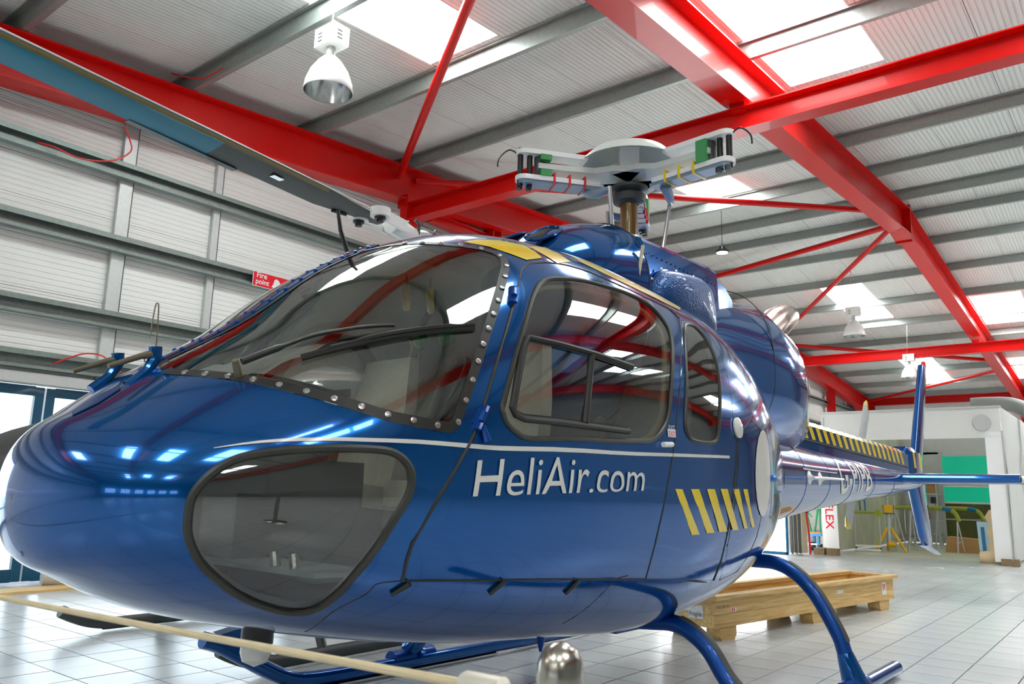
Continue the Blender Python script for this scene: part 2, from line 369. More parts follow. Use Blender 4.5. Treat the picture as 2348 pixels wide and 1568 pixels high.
# left gable wall: stacked panels, rails, posts, glazed doors
wl = struct(link('wall_left', None, None, (0, 0, 0)), 'white panelled end wall with galvanised rails')
DY0, DY1, DZ = -.4, 6.9, 2.04
def wpanel(y0, y1, z0, z1):
    ys = [y for y in np.linspace(y0, y1, 120) if zr(y) > z0+.02]
    poly = [(XL-.08, ys[0], z0), (XL-.08, ys[-1], z0)]
    top = [(y, min(z1-.006, zr(y)+.02)) for y in ys]; keep = [top[0]]
    for i in range(1, len(top)-1):
        if abs((top[i+1][1]-top[i][1])-(top[i][1]-top[i-1][1])) > 1e-5: keep.append(top[i])
    keep.append(top[-1])
    MB().prism(poly+[(XL-.08, y, z) for y, z in keep[::-1]], (.08, 0, 0)).build('wall_panel', WPANEL, wl, ang=0)
for z0, z1 in ((0, 1.06), (1.06, DZ)):
    wpanel(Y0, DY0, z0, z1); wpanel(DY1, Y1, z0, z1)
for z0 in (2.06, 3.06, 4.06): wpanel(Y0, Y1, z0 if z0 > 2.1 else DZ, z0+1.0)
wpanel(Y0, Y1, 5.06, 6.06); wpanel(5.5, 27.5, 6.06, 7.06)
MB().prism([(XL-.115, Y0, DZ), (XL-.115, Y1, DZ), (XL-.115, Y1, zr(Y1)), (XL-.115, YA, 7.0), (XL-.115, Y0, zr(Y0))], (.03, 0, 0)).build('wall_backing', SEAMD, wl, ang=0)
for z in (2.29, 2.86, 3.75, 4.64):
    MB().cbeam((-9.13, max(Y0+.1, YA-(6.7-z)/SL), z), (-9.13, Y1-.1, z), .19, .10, lip=.055).build('sheeting_rail', GALVD, wl, ang=0)
for y, wd in ((1.7, .14), (4.08, .15), (5.26, .09), (8.9, .14), (13.2, .14), (18, .14), (23, .14), (27, .14), (33, .14)):
    z1 = zr(y)-.3; b = 2.1 if DY0 < y < DY1 else 0
    MB().box((-9.16, y, (z1+b)/2), (.06, wd, z1-b)).build('wall_post', GALVL, wl, ang=0)
    MB().box((-9.15, y+wd/2+.004, (z1+b)/2), (.05, .008, z1-b)).build('post_flange', CHAR, wl, ang=0)
MB().ibeam((-9.0, 9.0, 5.55), (-9.0, 16, 5.55), .18, .14).build('gable_beam', RED, wl, ang=0)
MB().tube([(-9.05, 8.6, 5.33), (-9.05, 16, 5.33)], .045, 8).build('conduit', GALV, wl)
MB().box((-9.0, 10.0, 5.36), (.1, .12, .14)).build('conduit_box', LGREY, wl, ang=0)
MB().box((-9.14, (DY0+DY1)/2, 2.10), (.14, DY1-DY0, .11)).build('door_pelmet', LGREY, wl, ang=0)
# glazed doors
ym = [-.4, 1.86, 3.52, 5.2, 6.9]
for k in range(4):
    d = struct(link('door_%d' % (k+1), None, None, (-9.2, 0, 0)), 'blue framed glazed sliding door leaf')
    a, b = ym[k]+.01, ym[k+1]-.01
    for y in (a+.045, b-.045): MB().box((0, y, 1.02), (.06, .09, 2.0)).build('stile', DOORB, d, ang=0)
    for z, hh in ((1.975, .10), (.08, .13), (.52, .04)): MB().box((0, (a+b)/2, z), (.055, b-a-.18, hh)).build('rail', DOORB, d, ang=0)
    MB().box((0, (a+b)/2, 1.23), (.012, b-a-.18, 1.39)).build('pane', GLASSC, d, ang=0)
    MB().box((0, (a+b)/2, .32), (.012, b-a-.18, .36)).build('pane', GLASSC, d, ang=0)
tag(MB().lathe([(0, 0), (.11, 0), (.11, .95), (0, .95)], (-8.75, 3.55, .11), (.25, 1, 0), 20).build('rolled_mat', LGREY), 'rolled grey mat on the floor by the glazed door', 'mat')
tag(MB().box((-8.45, 2.6, .012), (.30, 2.6, .022), rz=.05).build('floor_board', PINE, ang=0), 'flat wooden board on the floor before the glazed door', 'board')
# other walls
def wall_rows(name, lab, horiz, a0, a1, pos, openings=(), pm=None):
    pm = pm or WPANEL
    wo = struct(link(name, None, None, (0, 0, 0)), lab)
    zt = 5.30
    def add(u0, u1, z0, z1, roofed=False):
        if u1-u0 < .05: return
        if horiz: MB().box(((u0+u1)/2, pos, (z0+z1)/2), (u1-u0, .08, z1-z0-.006)).build('wall_panel', pm, wo, ang=0)
        else: MB().box((pos, (u0+u1)/2, (z0+z1)/2), (.08, u1-u0, z1-z0-.006)).build('wall_panel', pm, wo, ang=0)
    z = 0
    for z0, z1 in ((0, 1.1), (1.1, 2.3), (2.3, 3.3), (3.3, 4.2)) + (((4.2, 5.35),) if name == 'wall_far' else ()):
        u = a0
        for (o0, o1, oz0, oz1) in openings:
            if oz0 <= z0+.01 and oz1 >= z1-.01: add(u, o0, z0, z1); u = o1
        add(u, a1, z0, z1)
    return wo
wo = wall_rows('wall_far', 'white panelled far side wall', True, XL, XR, Y1)
wins = [(-8+2.6*k, -6.2+2.6*k, 1.1, 2.3) for k in range(6)]
wn = wall_rows('wall_near', 'darkened grey panelled side wall behind the camera', True, XL, XR, Y0, wins, WPANELG)
for k, (a, b, z0, z1) in enumerate(wins):
    wi = struct(link('window_%d' % (k+1), None, None, (0, Y0, 0)), 'square side window behind the camera')
    for x in (a+.03, (a+b)/2, b-.03): MB().box((x, 0, 1.7), (.06, .07, 1.2)).build('window_frame', WHITEP, wi, ang=0)
    for z in (1.13, 2.27): MB().box(((a+b)/2, 0, z), (b-a, .07, .06)).build('window_frame', WHITEP, wi, ang=0)
    MB().box(((a+b)/2, 0, 1.7), (b-a, .01, 1.2)).build('pane', GLASSC, wi, ang=0)
wr = wall_rows('wall_right', 'darkened grey panelled end wall to the right', False, Y0, Y1, XR, (), WPANELG)
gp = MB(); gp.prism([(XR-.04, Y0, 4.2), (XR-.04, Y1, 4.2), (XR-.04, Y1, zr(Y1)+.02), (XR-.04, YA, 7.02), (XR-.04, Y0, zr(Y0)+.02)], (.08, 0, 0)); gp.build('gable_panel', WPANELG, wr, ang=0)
og2 = struct(MB().box((0, -48, -.35), (80, 60, .3)).build('ground_behind', mat('grass', (.16, .30, .07), .9, nscale=4, namt=.3), ang=0), 'grass outside the side windows')

# fire point sign
s = thing('fire_point_sign', 'red fire point sign with white lettering fixed on a wall rail', 'sign', (-9.0, 6.08, 3.745))
MB().box((0, 0, 0), (.008, .60, .20)).build('sign_board', WHITEP, s, ang=0)
MB().box((.005, 0, 0), (.006, .585, .185)).build('red_field', mat('sign_red', (.80, .004, .02), .4, nscale=6), s, ang=0)
for body, y0, z0, wd in (('Fire', -.245, .022, .155), ('point', -.255, -.062, .205)):
    uv, fs, asp = text_mesh(body, 1, bold=.015); sc = wd/asp
    MB().add([(.0095, y0+u*wd, z0+v*sc) for u, v in uv], fs).build('lettering', WHITEP, s, ang=0)
hel = [(-.01, -.065), (.16, -.085), (.135, -.055), (.125, .0), (.10, .04), (.06, .058), (.03, .04), (.012, -.03)]
MB().prism([(.0085, y, z) for y, z in hel], (.002, 0, 0)).build('helmet_symbol', WHITEP, s, ang=0)
flm = [(.20, -.06), (.26, -.06), (.275, -.02), (.262, .03), (.255, .0), (.245, .055), (.232, .01), (.222, .04), (.212, .0), (.195, .02)]
MB().prism([(.0085, y, z) for y, z in flm], (.002, 0, 0)).build('flame_symbol', WHITEP, s, ang=0)
# red cables on the left wall
def cable(name, pts, r, m_, lab):
    return tag(MB().tube(catmull(pts, 8), r, 6).build(name, m_), lab, 'cable')
cable('red_cable', [(-9.02, 3.05, 4.62), (-8.95, 3.2, 4.6), (-8.9, 3.45, 4.55), (-8.85, 3.75, 4.62), (-8.85, 3.95, 4.80), (-8.86, 3.93, 4.95), (-8.86, 3.85, 5.08)], .009, REDP, 'thin red cable looping down below the left rafter')
cable('red_cable', [(-9.02, 3.5, 2.27), (-8.98, 3.65, 2.36), (-8.95, 3.8, 2.42), (-8.95, 3.98, 2.41), (-8.98, 4.2, 2.27)], .008, REDP, 'thin red cable arching over the lowest wall rail')
cable('red_cable', [(-8.8, 4.3, 5.93), (-8.4, 4.45, 5.8), (-8.0, 4.5, 5.82)], .008, REDP, 'short red cable lying along a purlin by the left rafter')

# high bay lamps
def bell_lamp(x, y, zb, dia, lab, k=1.0):
    t = thing('bell_lamp', lab, 'lamp', (x, y, zb), group='white bell shaped high bay lamps')
    r = dia/2; h = dia*.80
    MB().lathe([(r*1.0, 0), (r*1.02, .012), (r*.97, h*.25), (r*.80, h*.55), (r*.52, h*.82), (r*.30, h*.97), (.05, h)], seg=32).build('bell_shade', WHITEP, t)
    MB().lathe([(r*.985, .003), (r*.94, h*.25), (r*.77, h*.55), (r*.48, h*.80), (r*.2, h*.92)], seg=32).build('reflector', LAMPIN, t)
    MB().lathe([(0, h*.30), (.035, h*.36), (.045, h*.55), (.03, h*.8), (.03, h*.9)], seg=12).build('bulb', mat('lamp_bulb', (.9, .9, .85), .2, nscale=5), t)
    MB().tube([(0, 0, h*.95), (0, 0, h+.10)], .045, 12).build('neck', LGREY, t)
    MB().box((0, 0, h+.20), (.30, .20, .20)).build('ballast_box', WHITEP, t, ang=0)
    for q in range(3):
        MB().box((-.06, -.101, h+.15+.04*q), (.06, .004, .012)).build('vent_slot', CHAR, t, ang=0)
        MB().box((.151, -.02, h+.15+.04*q), (.004, .06, .012)).build('vent_slot', CHAR, t, ang=0)
    zt = zr(y)-.22-zb
    MB().tube([(-.04, 0, h+.28), (0, 0, zt)], .006, 6).build('suspension_wire', STEEL, t)
    return t
bell_lamp(-6.03, 4.53, 4.92, .48, 'white bell lamp hanging nearest, at the upper left')
bell_lamp(-5.0, 19.1, 4.82, .48, 'white bell lamp hanging beyond the exhaust, left of the tail fin')
bell_lamp(-5.0, 24.65, 4.55, .48, 'white bell lamp hanging directly behind the top of the tail fin')
t = thing('disc_lamp', 'small black disc lamp hanging above the engine cowling', 'lamp', (-6.3, 14.7, 5.93))
MB().lathe([(0, 0), (.13, 0), (.135, .02), (.12, .05), (.06, .07), (.055, .13), (0, .14)], seg=24).build('lamp_housing', BLACK, t)
MB().lathe([(0, -.003), (.115, -.003), (.115, .004)], seg=24).build('lamp_face', mat('led_face', (1, 1, 1), .4, emit=4.0, nscale=5), t)
MB().tube([(0, 0, .13), (0, 0, zr(14.7)-5.93-.02)], .006, 6).build('hook', BLACK, t)

# ================================================================ helicopter hull data (metres from the nose; angle round the section)
KX = [0, .04, .16, .36, .64, 1.0, 1.44, 1.96, 2.56, 3.2, 3.9, 4.5, 5.1]
HP = [
  [1.0, 1.174, 1.277, 1.427, 1.614, 1.909, 2.136, 2.204, 2.191, 2.137, 1.964, 1.727, 1.546],
  [1.0, 0.834, 0.76, 0.667, 0.592, 0.521, 0.459, 0.417, 0.379, 0.448, 0.576, 0.758, 0.927],
  [0.0, 0.254, 0.501, 0.666, 0.792, 0.877, 0.924, 0.944, 0.947, 0.901, 0.705, 0.48, 0.255],
  [1.0, 1.013, 1.015, 1.028, 1.052, 1.078, 1.094, 1.097, 1.101, 1.11, 1.158, 1.22, 1.243],
  [2.009, 2.062, 2.085, 2.141, 2.202, 2.268, 2.434, 2.572, 2.603, 2.556, 2.368, 2.134, 1.987],
  [1.981, 1.968, 1.983, 2.103, 2.302, 2.5, 2.604, 2.609, 2.624, 2.543, 2.321, 2.091, 1.987],
]
FT = {
  'chin': [(0.232,-0.267),(0.226,-0.059),(0.242,0.071),(0.276,0.17),(0.321,0.224),(0.387,0.229),(0.467,0.213),(0.577,0.179),(0.673,0.142),(0.718,0.107),(0.748,0.059),(0.759,0.012),(0.748,-0.047),(0.717,-0.15),(0.69,-0.287),(0.665,-0.479),(0.657,-0.66),(0.65,-0.797),(0.632,-0.873),(0.591,-0.9),(0.523,-0.877),(0.434,-0.805),(0.356,-0.695),(0.294,-0.569),(0.252,-0.414)],
  'screen_bottom': [(0.301,1.285),(0.316,1.125),(0.346,0.966),(0.382,0.834),(0.438,0.679),(0.502,0.541),(0.596,0.39),(0.707,0.262),(0.84,0.179),(0.893,0.16)],
  'screen_right': [(0.925,0.176),(0.944,0.218),(1.004,0.325),(1.098,0.479),(1.226,0.65),(1.36,0.826)],
  'screen_top': [(1.39,0.884),(1.387,0.966),(1.346,1.038),(1.293,1.12),(1.251,1.213),(1.217,1.338),(1.192,1.44)],
  'door': [(1.419,0.812),(1.488,0.849),(1.592,0.868),(1.735,0.873),(1.874,0.859),(2.06,0.805),(2.327,0.773),(2.462,0.762),(2.508,0.706),(2.414,0.585),(2.208,0.272),(2.108,0.073),(2.034,-0.038),(1.99,-0.245),(2.014,-0.48),(1.762,-0.468),(1.494,-0.459),(1.273,-0.464),(1.085,-0.478),(0.924,-0.498),(0.813,-0.518),(0.792,-0.382),(0.789,-0.276),(0.842,-0.066),(0.913,0.047),(0.972,0.134),(1.002,0.191),(1.079,0.341),(1.185,0.504),(1.296,0.654)],
  'window': [(1.1,0.224),(1.176,0.364),(1.327,0.581),(1.409,0.67),(1.456,0.709),(1.519,0.734),(1.61,0.745),(1.752,0.753),(1.917,0.751),(2.072,0.743),(2.189,0.721),(2.254,0.666),(2.282,0.584),(2.255,0.487),(2.194,0.375),(2.124,0.248),(2.084,0.171),(2.035,0.125),(1.959,0.092),(1.86,0.083),(1.624,0.082),(1.42,0.089),(1.214,0.1),(1.151,0.123),(1.112,0.157),(1.099,0.192)],
  'slide': [(1.269,0.453),(1.414,0.405),(1.603,0.363),(1.844,0.325),(1.799,0.2),(1.764,0.108),(1.545,0.118),(1.353,0.137),(1.184,0.162),(1.147,0.18),(1.134,0.206),(1.173,0.303),(1.238,0.429)],
  'slide_div': [(1.562,0.363),(1.613,0.353),(1.52,0.127),(1.47,0.132)],
  'rear_window': [(2.479,0.62),(2.564,0.68),(2.657,0.696),(2.703,0.64),(2.711,0.548),(2.687,0.44),(2.638,0.33),(2.57,0.197),(2.523,0.123),(2.48,0.102),(2.386,0.096),(2.276,0.098),(2.229,0.115),(2.216,0.152),(2.27,0.284),(2.37,0.477)],
  'rear_door': [(2.414,0.585),(2.523,0.686),(2.706,0.75),(2.821,0.694),(2.822,0.567),(2.787,0.416),(2.752,0.28),(2.72,0.135),(2.747,0.121),(2.719,0.05),(2.666,-0.033),(2.629,-0.2),(2.639,-0.396),(2.663,-0.537),(2.302,-0.491),(2.014,-0.48),(1.99,-0.245),(2.034,-0.038),(2.108,0.073),(2.208,0.272)],
  'hold_door': [(2.763,0.138),(2.975,0.227),(3.124,0.193),(3.178,0.097),(3.145,0.012),(3.066,-0.105),(3.029,-0.269),(2.989,-0.412),(2.94,-0.532),(2.748,-0.557),(2.658,-0.281),(2.686,-0.069),(2.745,0.051)],
  'line_low': [(0.761,-1.178),(0.702,-0.851),(0.736,-0.641),(0.745,-0.553),(0.813,-0.518)],
  'line_low2': [(2.014,-0.48),(2.302,-0.491),(2.59,-0.54)],
  'line_belly': [(1.723,-0.869),(1.782,-0.506),(1.871,-0.449)],
  'stripe_up': [(0.273,0.334),(0.373,0.315),(0.513,0.262),(0.701,0.186),(0.93,0.116),(1.179,0.08),(1.647,0.057),(2.16,0.058),(2.641,0.067)],
  'stripe_dn': [(0.272,0.329),(0.371,0.298),(0.512,0.242),(0.7,0.168),(0.929,0.101),(1.178,0.067),(1.646,0.048),(2.159,0.05),(2.64,0.059)],
  'text_quad': [(0.969,-0.046),(1.86,-0.019),(1.884,0.031),(0.985,0.061)],
  'roundel': [(3.232,0.03),(3.244,0.076),(3.244,0.125),(3.23,0.166),(3.199,0.191),(3.153,0.196),(3.098,0.181),(3.046,0.151),(3.002,0.11),(2.971,0.066),(2.956,0.026),(2.954,-0.0),(2.966,-0.043),(2.993,-0.091),(3.031,-0.128),(3.074,-0.145),(3.114,-0.136),(3.148,-0.102),(3.179,-0.051),(3.21,-0.001)],
  'roofA': [(1.326,1.126),(1.403,1.131),(1.51,1.096),(1.6,1.048),(1.606,0.973),(1.601,0.905),(1.486,0.875),(1.436,0.934),(1.385,1.028)],
  'roofB': [(1.623,1.037),(1.8,1.113),(1.801,1.02),(1.801,0.924),(1.671,0.872),(1.648,0.923)],
  'roofC': [(1.939,1.152),(2.056,1.117),(2.239,0.988),(2.526,0.955),(2.738,0.9),(2.636,0.824),(2.38,0.826),(2.107,0.858),(1.925,0.952)],
  'handle': [(2.038,0.077)],
  'exit1': [(2.092,0.129)],
  'exit2': [(2.092,0.111)],
  'filler': [(2.763,0.169)],
  'hinge1': [(1.274,0.653)],
  'hinge2': [(0.992,0.184)],
  'hold_hinges': [(0.839,-0.539),(1.187,-0.486),(1.558,-0.481)],
  'nosepanel': [(0.096,1.334),(0.159,1.511),(0.198,1.508),(0.213,1.408),(0.198,1.368),(0.147,1.354),(0.096,1.25)],
  's1': [(2.107,-0.011),(2.166,-0.011),(2.338,-0.201),(2.268,-0.204)],
  's2': [(2.239,-0.01),(2.312,-0.009),(2.481,-0.195),(2.405,-0.195)],
  's3': [(2.385,-0.008),(2.464,-0.008),(2.621,-0.195),(2.531,-0.193)],
  's4': [(2.525,-0.007),(2.603,-0.007),(2.748,-0.194),(2.681,-0.191)],
  's5': [(2.666,-0.007),(2.736,-0.006),(2.861,-0.194),(2.82,-0.193)],
  's6': [(2.786,-0.006),(2.841,-0.006),(2.96,-0.196),(2.919,-0.194)],
  'wiper_base': [(0.398,0.866)],
  'wiper': [(0.418,0.897),(0.517,0.916),(0.605,0.87),(0.7,0.829),(0.812,0.729),(0.936,0.628),(1.062,0.562)],
}
# ================================================================ helicopter
def pchip(xk, yk):
    xk = np.asarray(xk, float); yk = np.asarray(yk, float); h = np.diff(xk); d = np.diff(yk)/h; m = np.zeros_like(yk)
    for i in range(1, len(xk)-1): m[i] = (d[i-1]*h[i]+d[i]*h[i-1])/(h[i-1]+h[i])
    m[0] = d[0]*1.5-m[1]*.5; m[-1] = d[-1]*1.5-m[-2]*.5
    def f(x):
        x = np.clip(np.asarray(x, float), xk[0], xk[-1]); i = np.clip(np.searchsorted(xk, x, side='right')-1, 0, len(xk)-2); t = (x-xk[i])/h[i]
        return (2*t**3-3*t**2+1)*yk[i]+(t**3-2*t**2+t)*h[i]*m[i]+(-2*t**3+3*t**2)*yk[i+1]+(t**3-t**2)*h[i]*m[i+1]
    return f
_k = np.sqrt(np.array(KX)); ZT, ZB, WW, ZC, NT, NB = [pchip(_k, p) for p in HP]
def S(x, a):
    x = np.asarray(x, float); a = np.asarray(a, float); q = np.sqrt(np.clip(x, 0, None)); zc = ZC(q); wd = np.maximum(WW(q), 0)
    n = np.where(a >= 0, NT(q), NB(q)); e = 2/n; c = np.abs(np.cos(a))**e; si = np.abs(np.sin(a))**e
    b = np.where(a >= 0, ZT(q)-zc, -(zc-ZB(q))); return np.stack([x+0*a, -wd*c*np.sign(np.cos(a)), zc+b*si], -1)
def G(P):
    x, y, z = P[..., 0], P[..., 1], P[..., 2]; q = np.sqrt(np.clip(x, 1e-8, None)); zc = ZC(q); up = z > zc
    b = np.where(up, ZT(q)-zc, zc-ZB(q)); n = np.where(up, NT(q), NB(q))
    return (np.abs(y)/np.maximum(WW(q), 1e-4))**n+(np.abs(z-zc)/np.maximum(b, 1e-4))**n
def SN(P):
    P = np.asarray(P, float); e = 2e-4; g = np.stack([G(P+np.array(d)*e)-G(P-np.array(d)*e) for d in ((1, 0, 0), (0, 1, 0), (0, 0, 1))], -1)
    g[P[..., 0] < 3e-4] = (-1, 0, 0); ln = np.linalg.norm(g, axis=-1, keepdims=True); return g/np.maximum(ln, 1e-9)
def on_hull(pts, off=0., side=1):
    A = np.array(pts, float); P = S(A[:, 0], A[:, 1]); N = SN(P); Q = P+N*off
    if side < 0: Q = Q*np.array([1, -1, 1]); N = N*np.array([1, -1, 1])
    return Q, N
DU, DV = 1.5, .6
def dom(p): return (math.sqrt(max(p[0], 0))*DU, p[1]*DV)
def undom(u, v): return np.stack([(np.clip(u, 0, None)/DU)**2, v/DV], -1)
def inpoly(P, poly):
    x, y = P[:, 0], P[:, 1]; r = np.zeros(len(P), bool); n = len(poly)
    for i in range(n):
        x0, y0 = poly[i]; x1, y1 = poly[(i+1) % n]
        c = ((y0 > y) != (y1 > y))
        with np.errstate(divide='ignore', invalid='ignore'): xi = (x1-x0)*(y-y0)/(y1-y0)+x0
        r ^= c & (x < xi)
    return r
def cdt(loops, step, bound=None):
    vs_ = []; es = []
    for L, closed in loops:
        k = len(vs_); vs_ += [Vector((float(p[0]), float(p[1]))) for p in L]; n = len(L); es += [(k+i, k+(i+1) % n) for i in range(n if closed else n-1)]
    allp = np.array([tuple(v) for v in vs_]); lo, hi = (allp.min(0), allp.max(0)) if bound is None else bound
    for u in np.arange(lo[0]+step*.5, hi[0], step):
        for v in np.arange(lo[1]+step*.5, hi[1], step): vs_.append(Vector((float(u), float(v))))
    r = delaunay_2d_cdt(vs_, es, [], 0, 1e-6, False)
    return np.array([tuple(v) for v in r[0]]), [tuple(f) for f in r[2]]
def mesh_normals(name, V, F, N, material):
    me = bpy.data.meshes.new(name); me.from_pydata([tuple(map(float, p)) for p in V], [], F); me.materials.append(material); me.shade_smooth()
    me.normals_split_custom_set_from_vertices([tuple(map(float, n)) for n in N]); return me
def sub_mesh(V, F, N):
    used = sorted({i for f in F for i in f}); mp = {k: i for i, k in enumerate(used)}
    return V[used], [tuple(mp[i] for i in f) for f in F], N[used]
def skin(name, V, F, N, material, parent, sides=(1,), label=None):
    Vs, Fs, Ns = [], [], []; k = 0
    v, f, n = sub_mesh(V, F, N)
    for sd in sides:
        m_ = np.array([1, sd, 1]); Vs.append(v*m_); Ns.append(n*m_)
        for t in f:
            P = [v[i]*m_ for i in t]; nn = np.cross(P[1]-P[0], P[2]-P[0]); t2 = t if nn @ (n[t[0]]*m_) >= 0 else t[::-1]
            Fs.append(tuple(i+k for i in t2))
        k += len(v)
    o = link(name, mesh_normals(name, np.concatenate(Vs), Fs, np.concatenate(Ns), material), parent)
    if label: o['label'] = label
    return o
PSI = R(1.5)
HELI = thing('helicopter', 'glossy blue helicopter with yellow chevrons, its rotor blades removed', 'helicopter', (-2.515, .912, 0))
# local X runs from nose to tail, local Y to the far (starboard) side
HELI.rotation_euler = (0, 0, PI/2-PSI)
H = HELI
# ---- outlines
cp = [(x, math.acos(min(.999, (.035/float(WW(math.sqrt(x))))**(float(NT(math.sqrt(x)))/2)))) for x in np.linspace(1.17, .36, 14)]
SCREEN = [tuple(p) for p in catmull(FT['screen_bottom'], 3)] + [tuple(p) for p in catmull(FT['screen_right'], 3)] + [tuple(p) for p in catmull(FT['screen_top'], 3)] + cp
CHIN = [tuple(p) for p in catmull(FT['chin'], 3, True)]
DOOR = [tuple(p) for p in FT['door']]
WIN = [tuple(p) for p in catmull(FT['window'], 3, True)]
RWIN = [tuple(p) for p in catmull(FT['rear_window'], 3, True)]
RDOOR = [tuple(p) for p in FT['rear_door']]
HOLD = [tuple(p) for p in FT['hold_door']]
PO = {k: [dom(p) for p in v] for k, v in dict(screen=SCREEN, chin=CHIN, door=DOOR, win=WIN, rwin=RWIN, rdoor=RDOOR, hold=HOLD).items()}
Umax, Vm = math.sqrt(5.1)*DU, PI/2*DV
edge = [(u, -Vm) for u in np.linspace(0, Umax, 90)]+[(Umax, v) for v in np.linspace(-Vm, Vm, 40)][1:-1]+[(u, Vm) for u in np.linspace(Umax, 0, 90)]+[(0, v) for v in np.linspace(Vm, -Vm, 40)][1:-1]
UV, TRI = cdt([(edge, True)]+[(v, True) for v in PO.values()], .04)
XA = undom(UV[:, 0], UV[:, 1]); XA[:, 1] = np.clip(XA[:, 1], -PI/2, PI/2); VV = S(XA[:, 0], XA[:, 1]); NN = SN(VV)
VV[np.abs(UV[:, 1]) > Vm-1e-5, 1] = 0
cen = np.array([UV[list(t)].mean(0) for t in TRI])
reg = np.array(['shell']*len(TRI), dtype=object)
for k in ('hold', 'rdoor', 'door', 'rwin', 'win', 'chin', 'screen'): reg[inpoly(cen, PO[k])] = k
def tris(k): return [t for t, r in zip(TRI, reg) if r == k]
skin('fuselage_shell', VV, tris('shell'), NN, BLUE, H, (1, -1))
# inner lining, a little inside the skin
ib = [t for t, r, c in zip(TRI, reg, cen) if r not in ('screen', 'chin', 'win', 'rwin') and (c[0]/DU)**2 < 3.1 and (c[0]/DU)**2 > .12]
lin = skin('cabin_lining', VV-NN*.03, ib, NN, LINER, H, (1, -1))
def ring_strip(name, pts, w, material, parent, side=1, off=.002, closed=True, inward=True):
    Q, N = on_hull(pts, off, side); n = len(Q); c = Q.mean(0); mb = MB(); P2 = []
    for i in range(n):
        t = (Q[(i+1) % n]-Q[i-1]) if closed else Q[min(i+1, n-1)]-Q[max(i-1, 0)]
        sd = np.cross(N[i], t); sd /= max(np.linalg.norm(sd), 1e-9)
        if inward and sd @ (c-Q[i]) < 0: sd = -sd
        P2.append(Q[i]+sd*w)
    m_ = n if closed else n-1
    mb.add(list(Q)+P2, [(i, (i+1) % n, n+(i+1) % n, n+i) for i in range(m_)])
    return mb.build(name, material, parent)
def seam(name, pts, r, material, parent, side=1, closed=True, off=0., seg=8):
    Q, N = on_hull(pts, off, side); return MB().tube(Q, r, seg, closed=closed).build(name, material, parent)
def decal(name, poly, material, parent, side=1, off=.003, step=.03):
    L = [dom(p) for p in poly]; uv, tr = cdt([(L, True)], step); c = np.array([uv[list(t)].mean(0) for t in tr]); k = inpoly(c, L)
    xa = undom(uv[:, 0], uv[:, 1]); P = S(xa[:, 0], xa[:, 1]); N = SN(P)
    return skin(name, P+N*off, [t for t, q in zip(tr, k) if q], N, material, parent, (side,))
screw_me = MB().lathe([(.011, 0), (.010, .004), (.005, .005), (.004, .003), (0, .003)], seg=10).build('screw', STEEL); screw_data = screw_me.data; bpy.data.objects.remove(screw_me)
def place_disc(name, me, x, a, parent, side=1, off=.002):
    Q, N = on_hull([(x, a)], off, side); o = link(name, me, parent, tuple(Q[0])); o.rotation_mode = 'QUATERNION'
    o.rotation_quaternion = Vector((0, 0, 1)).rotation_difference(Vector(tuple(N[0]))); return o
def resample(P3, d):
    L = [0]; 
    for a, b in zip(P3[:-1], P3[1:]): L.append(L[-1]+np.linalg.norm(b-a))
    n = max(2, int(L[-1]/d)); return np.interp(np.linspace(0, L[-1], n+1), L, np.arange(len(P3)))
nb, nr_, ntp = [len(catmull(FT[k], 3)) for k in ('screen_bottom', 'screen_right', 'screen_top')]
